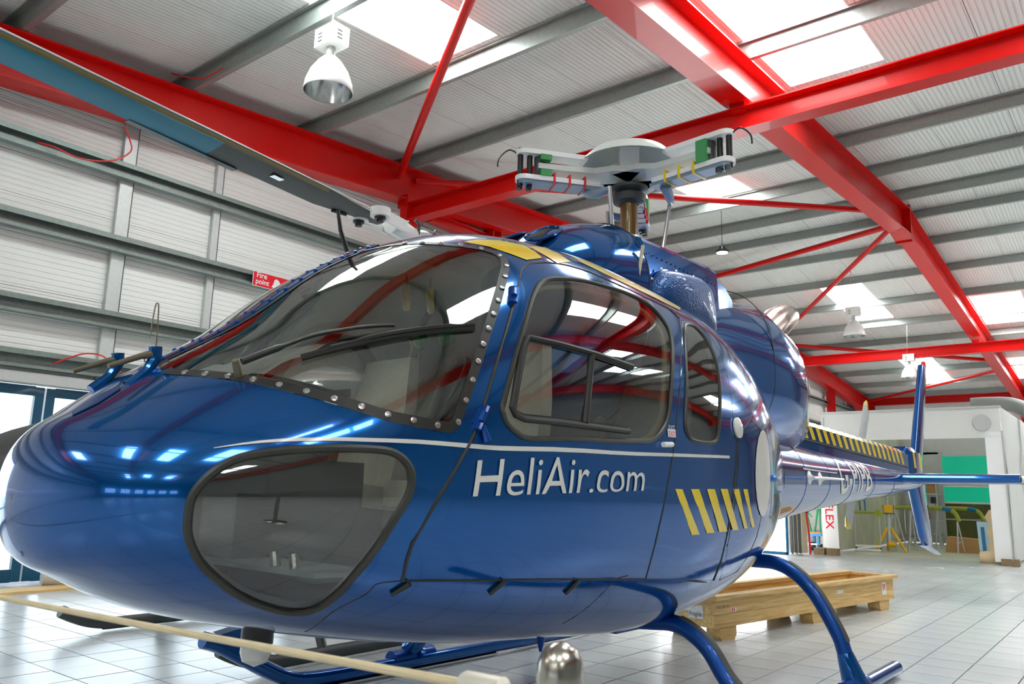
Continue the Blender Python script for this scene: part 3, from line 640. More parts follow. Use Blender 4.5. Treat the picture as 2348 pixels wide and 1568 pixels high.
for sd, nm in ((1, 'port'), (-1, 'starboard')):
    g = skin('windscreen', VV, tris('screen'), NN, GLASS, H, (sd,))
    ring_strip('seal', SCREEN, .034, DARK, g, sd, .0015)
    rim = SCREEN[:nb+nr_+ntp]
    Q, N = on_hull(rim, 0, sd); idx = resample(list(Q), .083)
    A = np.array(rim); cen_ = Q.mean(0)
    for t in idx[1:-1]:
        i = int(t); f = t-i; p = A[i]*(1-f)+A[min(i+1, len(A)-1)]*f; q, n_ = on_hull([p], 0, sd)
        inn = cen_-q[0]; inn -= n_[0]*(inn @ n_[0]); inn /= np.linalg.norm(inn)
        o = link('screw', screw_data, g, tuple(q[0]+inn*.017+n_[0]*.0025)); o.rotation_mode = 'QUATERNION'
        o.rotation_quaternion = Vector((0, 0, 1)).rotation_difference(Vector(tuple(n_[0])))
    c = skin('chin_window', VV, tris('chin'), NN, GLASS, H, (sd,)); seam('window_rubber', CHIN, .0125, RUBBER, c, sd)
    d = skin('front_door', VV, tris('door'), NN, BLUE, H, (sd,))
    seam('door_seal', DOOR, .0045, DARK, d, sd, off=-.0005); seam('front_seal', DOOR[20:], .0062, DARK, d, sd, False, off=.0)
    skin('window_pane', VV, tris('win'), NN, GLASS, d, (sd,)); seam('window_rubber', WIN, .010, RUBBER, d, sd)
    sl = [tuple(p) for p in FT['slide']]
    so_ = sl[5:]+sl[:4]; seam('sliding_window_frame', so_, .0115, DARK, d, sd, False, off=.006); ring_strip('sliding_window_track', so_, .018, DARK, d, sd, .006, closed=False)
    seam('sliding_window_bar', [tuple(np.mean(FT['slide_div'][:2], 0)), tuple(np.mean(FT['slide_div'][2:], 0))], .013, DARK, d, sd, False, .004)
    rd = skin('rear_door', VV, tris('rdoor'), NN, BLUE, H, (sd,)); seam('door_seal', RDOOR, .0022, DARK, rd, sd, off=-.0012)
    seam('rear_seal', RDOOR[7:14], .006, DARK, rd, sd, False, off=-.001)
    skin('window_pane', VV, tris('rwin'), NN, GLASS, rd, (sd,)); seam('window_rubber', RWIN, .0085, RUBBER, rd, sd)
    hd = skin('hold_door', VV, tris('hold'), NN, BLUE, H, (sd,)); seam('door_seal', HOLD, .0032, DARK, hd, sd, off=-.001)
    for k in ('line_low', 'line_low2', 'line_belly'): seam('panel_seam', [tuple(p) for p in catmull(FT[k], 4)], .0028, DARK, H, sd, False, off=-.001)
    # hinges, handle, lower hinges
    for k in ('hinge1', 'hinge2'):
        x, a = FT[k][0]; hm = MB(); Q, N = on_hull([(x+.03, a+.045), (x-.012, a-.03)], .008, sd)
        hm.tube(Q, .018, 8, flat=.5); hm.tube([Q[0]*.7+Q[1]*.3+N[0]*.012, Q[0]*.3+Q[1]*.7+N[0]*.012], .011, 8); hm.build('hinge', BLUE2, d)
    x, a = FT['hinge2'][0]; Q, N = on_hull([(x+.01, a-.02), (x+.025, a-.075)], .012, sd); MB().tube(Q, [.008, .014], 8).build('door_stay', BLUE2, d)
    for (x, a) in FT['hold_hinges']:
        Q, N = on_hull([(x, a+.015), (x-.03, a-.08)], .004, sd); MB().tube(Q, [.016, .011], 6, flat=.6).build('step_hinge', DARK, H)
    x, a = FT['handle'][0]; Q, N = on_hull([(x-.035, a), (x+.035, a+.002)], .012, sd); MB().tube(Q, .011, 8).build('door_handle', WHITEP, d)
    x, a = FT['filler'][0]; Q, N = on_hull([(x, a)], .002, sd)
    MB().lathe([(.05, 0), (.05, .008), (.036, .014), (0, .015)], tuple(Q[0]), tuple(N[0]), 20).build('filler_cap', SILV, H)
    # markings
    st = [tuple(p) for p in catmull(FT['stripe_up'], 3)]+[tuple(p) for p in catmull(FT['stripe_dn'], 3)][::-1]
    decal('side_stripe', st, SILV, H, sd, .0025)
    for k in ('s1', 's2', 's3', 's4', 's5', 's6'): decal('yellow_chevron', FT[k], YEL, H, sd, .0028)
    decal('roundel', FT['roundel'], SILV, H, sd, .0030)
    for k in ('roofA', 'roofB', 'roofC'): decal('roof_stripe', FT[k], YEL, H, sd, .0025)
    uv, fs, asp = text_mesh('HeliAir.com', 1); uv, fs = refine(uv, fs, 1)
    bl, br, tr_, tl = [np.array(p) for p in FT['text_quad']]; pts = []
    cap = .73
    for u, v in uv:
        if sd < 0: u = 1-u if False else u
        uu = u if sd > 0 else 1-u
        vv = v/cap; b0 = bl*(1-uu)+br*uu; t0 = tl*(1-uu)+tr_*uu
        if sd < 0: t0 = t0-np.array([.03, 0])
        pts.append(b0*(1-vv)+t0*vv)
    Q, N = on_hull(pts, .0045, sd); MB().add(list(Q), fs).build('lettering', SILV, H, ang=0)
    for k, txt, mt in (('exit1', 'EXIT', SILV), ('exit2', 'EXIT', REDP)):
        x, a = FT[k][0]; uv2, fs2, asp2 = text_mesh(txt, 1)
        if k == 'exit2': decal('exit_placard', [(x-.032, a-.011), (x+.032, a-.011), (x+.032, a+.013), (x-.032, a+.013)], WHITEP, d, sd, .003)
        pp = [(x+(u-.5)*.05*sd, a-.009+v*.022) for u, v in uv2]; Q, N = on_hull(pp, .005, sd); MB().add(list(Q), fs2).build('exit_lettering', mt, d, ang=0)
decal('nose_panel', [(.10, 1.36), (.16, 1.36), (.22, 1.40), (.24, 1.5), (.19, 1.54), (.12, 1.50)], BLUE2, H, 1, .003)
# centre post with rivets
P = np.array([S(np.array(x), np.array(PI/2)) for x in np.linspace(.33, 1.25, 24)]); cpst = MB()
rings = []
for p, n_ in zip(P, SN(P)):
    rings.append([p+np.array([0, -.036, 0])-n_*.012, p+np.array([0, -.034, 0])+n_*.004, p+n_*.010, p+np.array([0, .034, 0])+n_*.004, p+np.array([0, .036, 0])-n_*.012])
cpst.loft(rings); post = cpst.build('centre_post', BLUE, H)
rv = MB().lathe([(.009, 0), (.007, .006), (0, .008)], seg=8).build('rivet', BLUE2); rvd = rv.data; bpy.data.objects.remove(rv)
for x in np.linspace(.38, 1.2, 14):
    p = S(np.array(x), np.array(PI/2)); n_ = SN(p[None])[0]
    for y in (-.024, .024):
        o = link('rivet', rvd, post, tuple(p+np.array([0, y, 0])+n_*.006)); o.rotation_mode = 'QUATERNION'; o.rotation_quaternion = Vector((0, 0, 1)).rotation_difference(Vector(tuple(n_)))
# roof window (sky panel) and aerial
MB().tube([(1.11, .0, 2.0), (1.07, 0, 2.08), (1.05, .0, 2.16)], [.011, .009, .007], 8).build('roof_aerial', BLACK, H)
# wiper
wp = link('wiper', None, H)
Q, N = on_hull(FT['wiper_base'], .01); MB().tube([Q[0]-N[0]*.01, Q[0]+N[0]*.045], [.014, .010], 10).build('wiper_spindle', PROBE, wp)
WA = [(.418, .897), (.467, .909), (.517, .916), (.617, .907), (.704, .84), (.769, .777), (.818, .726)]
WB = [(.55, .804), (.629, .775), (.734, .718), (.86, .642), (.973, .588), (1.06, .558)]
L_ = [tuple(p) for p in catmull(WA, 4)]; Q, N = on_hull(L_, 0); Q = Q+N*np.linspace(.032, .014, len(L_))[:, None]; MB().tube(Q, [.011]*9+[.006]*(len(Q)-9), 8).build('wiper_arm', DARK, wp)
Q, N = on_hull([tuple(p) for p in catmull(WB, 4)], .010); MB().tube(Q, .006, 6, flat=1.8).build('wiper_blade', DARK, wp)
Q2, N2 = on_hull([(x, a_+.008) for x, a_ in catmull(WB[1:6], 4)], .018); MB().tube(Q2, [.005]*4+[.009]*(len(Q2)-8)+[.005]*4, 6).build('blade_carrier', DARK, wp)
# pitot probes on the nose
for (bx, by) in ((.30, -.085), (.31, .20)):
    pt = link('pitot_probe', None, H)
    z0 = float(ZT(math.sqrt(bx)))-.05
    MB().tube([(bx-.05, by, z0), (bx+.0, by, z0+.05), (bx+.025, by, z0+.10), (bx+.02, by, z0+.135)], [.020, .017, .02, .022], 10).build('pitot_bracket', BLUE, pt)
    MB().tube([(bx+.03, by, z0+.115), (bx-.02, by, z0+.10), (bx-.115, by, z0+.055)], [.017, .010, .008], 10).build('pitot_tube', PROBE, pt)
w_ = tag(MB().tube(catmull([(.335, -.06, 1.435), (.335, -.06, 1.5), (.33, -.06, 1.60), (.325, -.06, 1.615), (.318, -.06, 1.60), (.312, -.06, 1.5)], 5), .0022, 5).build('wire_pin', PROBE, H), None, None)
MB().tube([(.312+.012*math.cos(t), -.062, 1.435+.016*math.sin(t)) for t in np.linspace(0, 2*PI, 14)], .002, 5).build('wire_ring', PROBE, H)
# ---------------- cabin interior
fl_ = MB(); ring = []
for x in np.linspace(.80, 2.95, 12): ring.append([(x, -float(WW(math.sqrt(x)))*.72, .68), (x, float(WW(math.sqrt(x)))*.72, .68)])
fl_.loft(ring, closed=False, caps=False); fl_.build('cabin_floor', CHAR, H, ang=0)
pf_ = MB(); pf_.loft([[(x, -float(WW(math.sqrt(x)))*.74, .80), (x, float(WW(math.sqrt(x)))*.74, .80), (x, float(WW(math.sqrt(x)))*.74, .785), (x, -float(WW(math.sqrt(x)))*.74, .785)] for x in (.62, .72, .84)]); pf_.build('pedal_shelf', mat('pale_blue_grey', (.36, .46, .50), .6, nscale=9), H, ang=0)
for y in (-.46, -.36, .30, .42): MB().tube([(.64, y, .80), (.63, y, .85)], .016, 10).build('pedal', STEEL, H)
bkp = MB(); q = math.sqrt(2.95); ang_ = np.linspace(0, 2*PI, 40, endpoint=False)
rg = S(np.full(40, 2.95), np.where(ang_ <= PI/2, ang_, np.where(ang_ < 1.5*PI, PI-ang_, ang_-2*PI))); rg[:, 1] = np.where((ang_ > PI/2) & (ang_ < 1.5*PI), -np.abs(rg[:, 1]), np.abs(rg[:, 1]))
bkp.add([tuple(p*np.array([1, .95, 1])+np.array([0, 0, .0])) for p in rg], [tuple(range(40))]); bkp.build('rear_bulkhead', LINER, H, ang=0)
def seat(x, y):
    s = link('seat', None, H)
    MB().loft([[(x-.22, y-.2, .98), (x-.22, y+.2, .98), (x-.20, y+.22, 1.08), (x-.20, y-.22, 1.08)], [(x+.22, y-.2, .95), (x+.22, y+.2, .95), (x+.22, y+.22, 1.05), (x+.22, y-.22, 1.05)]]).build('seat_cushion', GREYF, s)
    rg = []
    for t in np.linspace(0, 1, 6):
        z = 1.05+.62*t; xx = x+.20+.12*t; hw = .21-.05*max(0, t-.5)*2; th = .09-.03*t
        rg.append([(xx-th/2, y-hw, z), (xx+th/2, y-hw, z), (xx+th/2, y+hw, z), (xx-th/2, y+hw, z)])
    MB().loft(rg).build('backrest', GREYF, s)
    MB().box((x, y, .83), (.34, .32, .30)).build('seat_base', CHAR, s, ang=0)
for x, y in ((1.42, .40), (1.42, -.40), (2.45, .5), (2.45, 0), (2.45, -.5)): seat(x, y)
con = link('instrument_panel', None, H)
MB().prism([(.62, -.30, 1.02), (.62, .42, 1.02), (.66, .42, 1.30), (.66, -.30, 1.30)], (.22, 0, .02)).build('panel_box', CHAR, con, ang=0)
MB().prism([(.58, -.34, 1.30), (.58, .46, 1.30), (.92, .44, 1.36), (.92, -.32, 1.36)], (0, 0, .03)).build('glare_shield', BLACK, con, ang=0)
MB().box((.95, .06, .92), (.55, .22, .45)).build('centre_console', CHAR, con, ang=0)
for k in range(6): MB().lathe([(.038, 0), (.04, .012), (.034, .014), (0, .012)], (.865, -.22+.11*k, 1.20), (1, 0, .08), 14).build('dial', LGREY if k % 2 else BLACK, con)
sh = MB(); rows = []
for i in range(9):
    rows.append([(.66+.055*i+.01*math.sin(i*2.1), -.18+.09*j, 1.42+.22*math.sin(i/8*1.6)*.8+.012*math.sin(i*1.7+j*2.3)) for j in range(8)])
sh.loft(rows, closed=False, caps=False); sh.build('panel_cover_sheet', LGREY, H)
MB().box((1.50, 0, 2.02), (.5, .34, .06)).build('overhead_panel', CREAM, H, ang=0)
for k, (x, y) in enumerate(((1.47, .03), (1.57, -.02))):
    lv = link('overhead_lever', None, H)
    MB().tube([(x, y, 2.0), (x, y, 1.93)], .006, 6).build('lever_rod', STEEL, lv)
    MB().tube([(x, y, 1.94), (x, y, 1.92), (x+.012, y, 1.84), (x+.014, y, 1.825)], [.014, .02, .016, .010], 8).build('lever_grip', YEL, lv)
hs = thing('headset', 'green headset hanging from the cabin roof behind the windscreen', 'headset')
hs.matrix_world = Matrix.Translation((-2.515, .912, 0)) @ Matrix.Rotation(PI/2-PSI, 4, 'Z')
arc = [(1.78, .16+.085*math.cos(t), 1.80+.10*math.sin(t)) for t in np.linspace(0, PI, 10)]
MB().tube(arc, .013, 8).build('headband', BLACK, hs)
for y in (.245, .075):
    MB().lathe([(0, -.02), (.035, -.02), (.042, 0), (.035, .02), (0, .022)], (1.78, y, 1.76), (0, 1, 0), 16).build('ear_cup', GREEN, hs)
MB().tube([(1.78, .16, 1.90), (1.78, .16, 2.06)], .004, 6).build('hanging_cord', BLACK, hs)
for sd in (-1, 1):     # door frame posts and harness seen through the glass
    xs = np.linspace(0, 1, 8)
    Q, N = on_hull([(1.0+.40*t, .12+.74*t) for t in xs], -.045, -sd); MB().tube(Q, .022, 8).build('cabin_post', LINER, H)
    Q, N = on_hull([tuple(p) for p in catmull(FT['window'], 2, True)], -.04, -sd); MB().tube(Q, .014, 8, closed=True).build('window_trim', CREAM, H)
# ---------------- cowlings
CK = [2.08, 2.15, 2.3, 2.6, 3.0, 3.3, 3.8, 4.3, 4.8, 5.2, 5.55, 5.75]
czt, cw, czc, cn = [pchip(CK, v) for v in ([2.17, 2.26, 2.40, 2.533, 2.617, 2.631, 2.573, 2.511, 2.388, 2.295, 2.104, 1.805], [.05, .18, .33, .419, .473, .472, .476, .526, .559, .42, .279, .10],
    [2.15, 2.15, 2.15, 2.149, 2.097, 1.998, 1.949, 1.903, 1.842, 1.741, 1.644, 1.70], [2, 2, 2.1, 2.2, 2.4, 2.6, 2.6, 2.4, 2.3, 2.2, 2.1, 2.0])]
def cring(x, n=40, top=None, wd=None, ex=None, bot=1.4):
    zt, w_, zc, e = float(czt(x)), float(cw(x)), float(czc(x)), 2/float(cn(x))
    if top is not None: zt = top
    if wd is not None: w_ = wd
    if ex is not None: e = 2/ex
    r = []
    for k in range(n):
        a = 2*PI*k/n; c, s_ = math.cos(a), math.sin(a); b = (zt-zc) if s_ >= 0 else (zc-bot)
        r.append((x, -w_*math.copysign(abs(c)**e, c), zc+b*math.copysign(abs(s_)**e, s_)))
    return r
MB().loft([cring(x) for x in (2.09, 2.12, 2.16, 2.22, 2.3, 2.42, 2.55, 2.68, 2.78)]).build('mast_fairing', BLUE, H, ang=.9)
for sd in (1, -1):
    sc_ = catmull([(2.13, -.11, 2.315), (2.24, -.10, 2.385), (2.37, -.09, 2.445), (2.37, -.16, 2.42), (2.26, -.19, 2.35), (2.16, -.16, 2.30)], 4, True); sc_ = [(p[0], p[1]*sd, p[2]) for p in sc_]
    so = MB().tube(sc_, .008, 8, closed=True).build('air_scoop', BLUE, H)
    cc = np.mean(sc_, 0); MB().add(sc_+[tuple(cc+np.array([.04, 0, -.02]))], [(i, (i+1) % len(sc_), len(sc_)) for i in range(len(sc_))]).build('scoop_throat', BLACK, so)
def bring(x, zt, w_, bv=.03, bot=1.6, sp=.05):
    return [(x, -w_-sp, bot), (x, -w_, zt-bv), (x, -w_+bv*.4, zt-bv*.3), (x, -w_+bv, zt), (x, w_-bv, zt), (x, w_-bv*.4, zt-bv*.3), (x, w_, zt-bv), (x, w_+sp, bot)]
tc_ = MB().loft([bring(x, t_, w_) for x, t_, w_ in ((2.785, 2.445, .405), (3.0, 2.452, .41), (3.3, 2.462, .41), (3.6, 2.47, .41), (3.70, 2.465, .405))]).build('transmission_cowling', BLUE, H, ang=.4)
for x in np.linspace(2.83, 3.66, 17):
    for sd in (1, -1): o = link('rivet', rvd, tc_, (x, -.417*sd, 2.355)); o.rotation_euler = (R(90)*sd, 0, 0); o.scale = (.6, .6, .6)
MB().loft([bring(x, t_, w_) for x, t_, w_ in ((3.705, 2.455, .395), (3.9, 2.415, .375), (4.02, 2.37, .36))]).build('rear_deck_cowling', BLUE, H, ang=.4)
MB().loft([cring(x, top=t) for x, t in ((3.42, 2.20), (3.5, 2.28), (3.65, 2.34), (3.9, 2.38), (4.2, 2.40), (4.5, None), (4.8, None), (5.05, None), (5.25, None), (5.45, None), (5.6, None), (5.70, None), (5.75, None))]).build('engine_cowling', BLUE, H, ang=.9)
for x in (4.3,):
    rr = [np.array(p) for p in cring(x, 60)]; c = np.mean(rr, 0); MB().tube([c+(p-c)*1.001 for p in rr], .0035, 6, closed=True).build('cowling_seam', DARK, H)
rr = [np.array(p) for p in cring(2.783, 60)]; MB().tube(rr, .004, 6, closed=True).build('cowling_seam', DARK, H)
for sd in (1, -1):
    gp_ = [(2.80, 2.08), (2.84, 2.20), (2.94, 2.275), (3.10, 2.30), (3.30, 2.315), (3.44, 2.28), (3.50, 2.15), (3.50, 1.98), (3.30, 1.98), (2.95, 2.0)]
    gg = catmull(gp_, 3, True); cg = np.mean(gg, 0); rings = []
    for f, y in ((1.0, -.435), (.97, -.465), (.90, -.50), (.72, -.53), (.40, -.545), (.05, -.55)): rings.append([(cg[0]+(p[0]-cg[0])*f, y*sd, cg[1]+(p[1]-cg[1])*f) for p in gg])
    g = MB().loft(rings).build('intake_grille', GRILLE, H, ang=1.2)
    MB().tube([(p[0], -.440*sd, p[1]) for p in gg], .010, 8, closed=True).build('grille_rim', BLUE, g)
    for p in gg[::3]: MB().lathe([(.010, 0), (.006, .006), (0, .007)], (cg[0]+(p[0]-cg[0])*1.06, -.441*sd, cg[1]+(p[1]-cg[1])*1.06), (0, -sd, 0), 8).build('rivet', STEEL, g)
    MB().tube([(2.70, -.425*sd, 2.17), (2.735, -.437*sd, 2.37)], .010, 8).build('drain_stick', CREAM, H)
    MB().lathe([(.0, .0), (.05, .0), (.05, .004), (0, .004)], (5.0, -.50*sd, 1.86), (.25, -1*sd, .1), 18).build('vent_hole', BLACK, H)
# exhaust
ex = MB(); pth = [(5.12, -.08, 2.22), (5.28, -.09, 2.36), (5.42, -.10, 2.46), (5.60, -.10, 2.54), (5.70, -.10, 2.57)]
ex.tube(pth, [.12, .135, .135, .12, .105], 20, cap=False).tube(pth, [.11, .125, .125, .11, .10], 20, cap=False); ex.build('exhaust_pipe', EXH, H)
# ---------------- tail
bx = pchip([4.2, 5.0, 5.9, 7.4, 8.83, 10.0, 10.55], [.44, .36, .288, .213, .155, .105, .05]); bz = pchip([4.2, 5.0, 5.9, 7.4, 8.83, 10.0, 10.55], [1.19, 1.20, 1.213, 1.245, 1.275, 1.325, 1.36])
MB().loft([[(x, -float(bx(x))*math.cos(t), float(bz(x))+float(bx(x))*math.sin(t)) for t in np.linspace(0, 2*PI, 36, endpoint=False)] for x in np.linspace(4.2, 10.55, 30)]).build('tail_boom', BLUE, H, ang=.9)
for x in (4.75, 5.35, 6.05, 6.8, 7.6, 8.45):
    MB().tube([(x, -(float(bx(x))+.0005)*math.cos(t), float(bz(x))+(float(bx(x))+.0005)*math.sin(t)) for t in np.linspace(0, 2*PI, 36, endpoint=False)], .0022 if x > 5 else .006, 5, closed=True).build('boom_joint', BLUE2 if x > 5 else DARK, H)
def cover(x):
    zb = 1.56-(x-6)*.03; zt = 1.725-(x-6.3)*.026; return zb, zt
cv = []
for x in np.linspace(5.5, 9.35, 12):
    zb, zt = cover(x); zb2 = float(bz(x)); cv.append([(x, -.105, zb2), (x, -.105, zt-.05), (x, -.085, zt-.015), (x, -.05, zt), (x, .05, zt), (x, .085, zt-.015), (x, .105, zt-.05), (x, .105, zb2)])
spine = MB().loft(cv).build('spine_cover', BLUE, H, ang=.5)
for sd in (1, -1):
    MB().tube([(x, -.108*sd, cover(x)[0]-.01) for x in (5.55, 7.0, 9.3)], .008, 6).build('cover_seam', DARK, spine)
    for k in range(20):
        x0 = 5.52+.182*k; sl_ = .10; wd = .09; q = MB(); pr = []
        for t in (0, 1):
            zb, zt = cover(x0)
            z = zb+.005 if t == 0 else zt-.05
            pr.append([(x0+sl_*(1-t), -.1065*sd, z), (x0+sl_*(1-t)+wd, -.1065*sd, z)])
        zt = cover(x0)[1]; pr.append([(x0-.02, -.087*sd, zt-.0125), (x0-.02+wd, -.087*sd, zt-.0125)]); pr.append([(x0-.04, -.05*sd, zt+.002), (x0-.04+wd, -.05*sd, zt+.002)]); pr.append([(x0-.07, 0, zt+.002), (x0-.07+wd, 0, zt+.002)])
        vs_ = [p for r_ in pr for p in r_]; q.add(vs_, [(2*i, 2*i+1, 2*i+3, 2*i+2) for i in range(4)]); q.build('yellow_chevron', YEL, spine, ang=0)
gb = []
for x, w_, zt in ((9.36, .08, 1.64), (9.42, .115, 1.70), (9.7, .12, 1.70), (9.95, .115, 1.66), (10.12, .08, 1.55)):
    gb.append([(x, -w_, 1.36), (x, -w_, zt-.06), (x, -w_*.6, zt), (x, w_*.6, zt), (x, w_, zt-.06), (x, w_, 1.36)])
gbo = MB().loft(gb).build('gearbox_cover', BLUE, H, ang=.6)
for x in (9.55, 9.82):
    MB().add([(x, -.122, 1.45), (x+.09, -.122, 1.45), (x+.04, -.122, 1.64), (x-.05, -.122, 1.64)], [(0, 1, 2, 3)]).build('yellow_chevron', YEL, gbo, ang=0)
def wing(sections, name, m_, thick=.12, n=10):
    mb = MB(); rings = []
    for (le, te, nv) in sections:
        le, te, nv = V3(le), V3(te), V3(nv); c = te-le; L = c.length; up = []; dn = []
        for k in range(n+1):
            t = (1-math.cos(PI*k/n))/2; y = thick*L*(1.48*math.sqrt(t)-.63*t-1.76*t*t+1.42*t**3-.51*t**4)*1.0
            up.append(le+c*t+nv*y); dn.append(le+c*t-nv*y)
        rings.append(up+dn[::-1][1:-1])
    mb.loft(rings); return mb.build(name, m_, H, ang=.8)
Yv = (0, 1, 0)
wing([((9.75, 0, 1.42), (10.42, 0, 1.42), Yv), ((9.98, 0, 1.62), (10.55, 0, 1.62), Yv), ((10.70, 0, 2.87), (11.10, 0, 2.87), Yv)], 'upper_fin', BLUE, .19)
MB().lathe([(0, .07), (.025, .06), (.032, .03), (.032, -.02)], (10.93, 0, 2.88), (0, 0, 1), 14).build('tail_beacon', REDP, H)
wing([((9.75, 0, 1.30), (10.55, 0, 1.30), Yv), ((10.10, 0, .64), (10.74, 0, .62), Yv), ((10.22, 0, .53), (10.74, 0, .50), Yv)], 'lower_fin', BLUE, .16)
MB().prism([(10.24, -.05, .545), (10.24, .05, .545), (11.0, .035, .40), (11.0, -.035, .40)], (0, 0, -.02)).build('tail_bumper', BLUE, H, ang=0)
for sd in (1, -1):
    wing([((8.83, -.05*sd, 1.315), (9.30, -.05*sd, 1.30), (0, 0, 1)), ((8.88, -1.265*sd, 1.315), (9.30, -1.265*sd, 1.30), (0, 0, 1))], 'stabiliser', BLUE, .25)
    MB().tube([(9.0, -1.26*sd, 1.31), (9.02, -1.31*sd, 1.31), (9.03, -1.33*sd, 1.31)], [.04, .03, .012], 12).build('position_light', LENS, H)
for sd in (1, -1):
    MB().tube([(5.42, -.36*sd, 1.215), (5.75, -.345*sd, 1.22), (6.25, -.325*sd, 1.225)], [.012, .012, .009], 8).build('nav_aerial', WHITEP, H)
    for x in (5.44, 5.74): MB().lathe([(.055, 0), (.03, .01), (.014, .03), (.010, .05)], (x, -(float(bx(x))-.002)*sd, 1.215), (0, -sd, 0), 14).build('aerial_mount', WHITEP, H)
    uv, fs, asp = text_mesh('G-PIPB', 1, bold=.012); uv, fs = refine(uv, fs, 3); pts = []
    for u, v in uv:
        uu = u if sd > 0 else 1-u; x = 6.38+uu*1.10; a = -.46+(v/.73)*1.35; r_ = float(bx(x))+.003
        pts.append((x, -r_*math.cos(a)*sd, float(bz(x))+r_*math.sin(a)))
    MB().add(pts, fs).build('registration_lettering', SILV, H, ang=0)
    sp = []
    for x in np.linspace(5.3, 6.3, 6):
        for a in (.21, .25): r_ = float(bx(x))+.002; sp.append((x, -r_*math.cos(a)*sd, float(bz(x))+r_*math.sin(a)))
    MB().add(sp, [(2*i, 2*i+1, 2*i+3, 2*i+2) for i in range(5)]).build('side_stripe', SILV, H)
# tail rotor (far side)
hub = Vector((9.176, .42, 1.52)); tl_ = .60; dv = Vector((math.sin(tl_), 0, math.cos(tl_))); ch = Vector((math.cos(tl_), 0, -math.sin(tl_)))
for sg in (1, -1):
    b_ = MB(); rings = []
    for t, c_ in ((.12, .12), (.25, .25), (.84, .25)):
        p = hub+dv*sg*t; rings.append([p+ch*(-c_*.35), p+ch*(-c_*.1)+Vector((0, .012, 0)), p+ch*(c_*.65), p+ch*(-c_*.1)-Vector((0, .012, 0))])
    tb = b_.loft(rings).build('tail_rotor_blade', OFFW, H, ang=.8)
    b_ = MB(); rings = []
    for t, c_ in ((.84, .252), (.93, .08)):
        p = hub+dv*sg*t; rings.append([p+ch*(-c_*.35), p+ch*(-c_*.1)+Vector((0, .0125, 0)), p+ch*(c_*.65), p+ch*(-c_*.1)-Vector((0, .0125, 0))])
    b_.loft(rings).build('yellow_tip', YEL, tb, ang=.8)
MB().tube([hub+Vector((.25, -.42, 0)), hub+Vector((.0, -.05, 0)), hub+Vector((0, .03, 0))], [.05, .05, .04], 14).build('tail_rotor_shaft', OFFW, H)
# ---------------- landing gear
def skid(y0, y1, name):
    s = link('skid', None, H); L = []
    for x, z in ((1.257, .325), (1.33, .30), (1.45, .235), (1.60, .15), (1.74, .085), (1.90, .06), (2.3, .055), (3.2, .055), (4.6, .055)):
        L.append((x, y0+(y1-y0)*(x-1.26)/3.34, z))
    MB().tube(catmull(L, 3), .040, 14).build('skid_tube', BLUE, s)
    y = (y0+y1)/2
    MB().box((2.5, y, .012), (1.6, .05, .012), rz=(y1-y0)/3.34).build('wear_plate', STEEL, s, ang=0)
    return s
sk1 = skid(-1.09, -1.09, 'port'); sk2 = skid(1.085, .99, 'starboard')
MB().prism([(1.25, 1.04, .335), (1.40, 1.04, .36), (1.58, 1.04, .37), (1.60, 1.04, .30), (1.56, 1.04, .19), (1.40, 1.04, .25)], (0, .085, 0)).build('toe_plate', BLUE, sk2, ang=0)
def cross(xc, pts, nm):
    c = link('cross_tube', None, H)
    for sg in (1, -1):
        pp = [(xc, y*sg, z) for y, z in pts]; MB().tube(catmull(pp, 5), .040, 14).build('leg', BLUE2, c)
        yf, zf = pts[-1]; ya, za = pts[-2]
        gp2 = [V3(p) for p in catmull(pp, 5)]; k0 = int(len(gp2)*.42); gs = []
        for i_ in range(k0, len(gp2)-7):
            tn = (gp2[i_+1]-gp2[i_-1]).normalized(); nn = Vector((.1, 0, 0))+Vector((0, -tn.z, tn.y))*(1 if tn.y*sg > 0 or True else -1)*sg; nn.normalize(); gs.append(gp2[i_]+nn*.015)
        MB().tube(gs, .0305, 10).build('grip_strip', CHAR, c)
        MB().tube([(xc, (ya+(yf-ya)*.1)*sg, za+(zf-za)*.1), (xc, yf*sg, zf+.03), (xc+.02, (yf+.005)*sg, .09)], [.043, .062, .075], 14).build('foot', BLUE, c)
        MB().tube([(xc-.16, yf*sg, .075), (xc+.16, yf*sg, .075)], .052, 14).build('skid_clamp', BLUE2, c)
    return c
cross(2.6, [(0, .43), (.35, .45), (.55, .465), (.66, .47), (.75, .445), (.84, .38), (.92, .27), (.99, .20), (1.07, .10)], 'front')
cross(3.75, [(0, .64), (.35, .68), (.60, .69), (.72, .68), (.83, .625), (.93, .52), (1.03, .345), (1.06, .26), (1.10, .10)], 'rear')
MB().box((2.6, 0, .44), (.3, .9, .06)).build('belly_fairing', BLUE2, H, ang=0)
bl_ = MB().tube([(.80, -.05, .62), (.80, -.05, .515)], [.055, .055], 16).build('belly_lamp', BLACK, H)
MB().lathe([(.052, 0), (.052, .03), (.04, .06), (0, .075)], (.80, -.05, .515), (-.2, -.2, -1), 18).build('lamp_lens', LENS, bl_)
MB().tube([(2.2, -.2, .42), (2.2, -.2, .33)], [.03, .006], 8).build('belly_aerial', BLUE2, H)
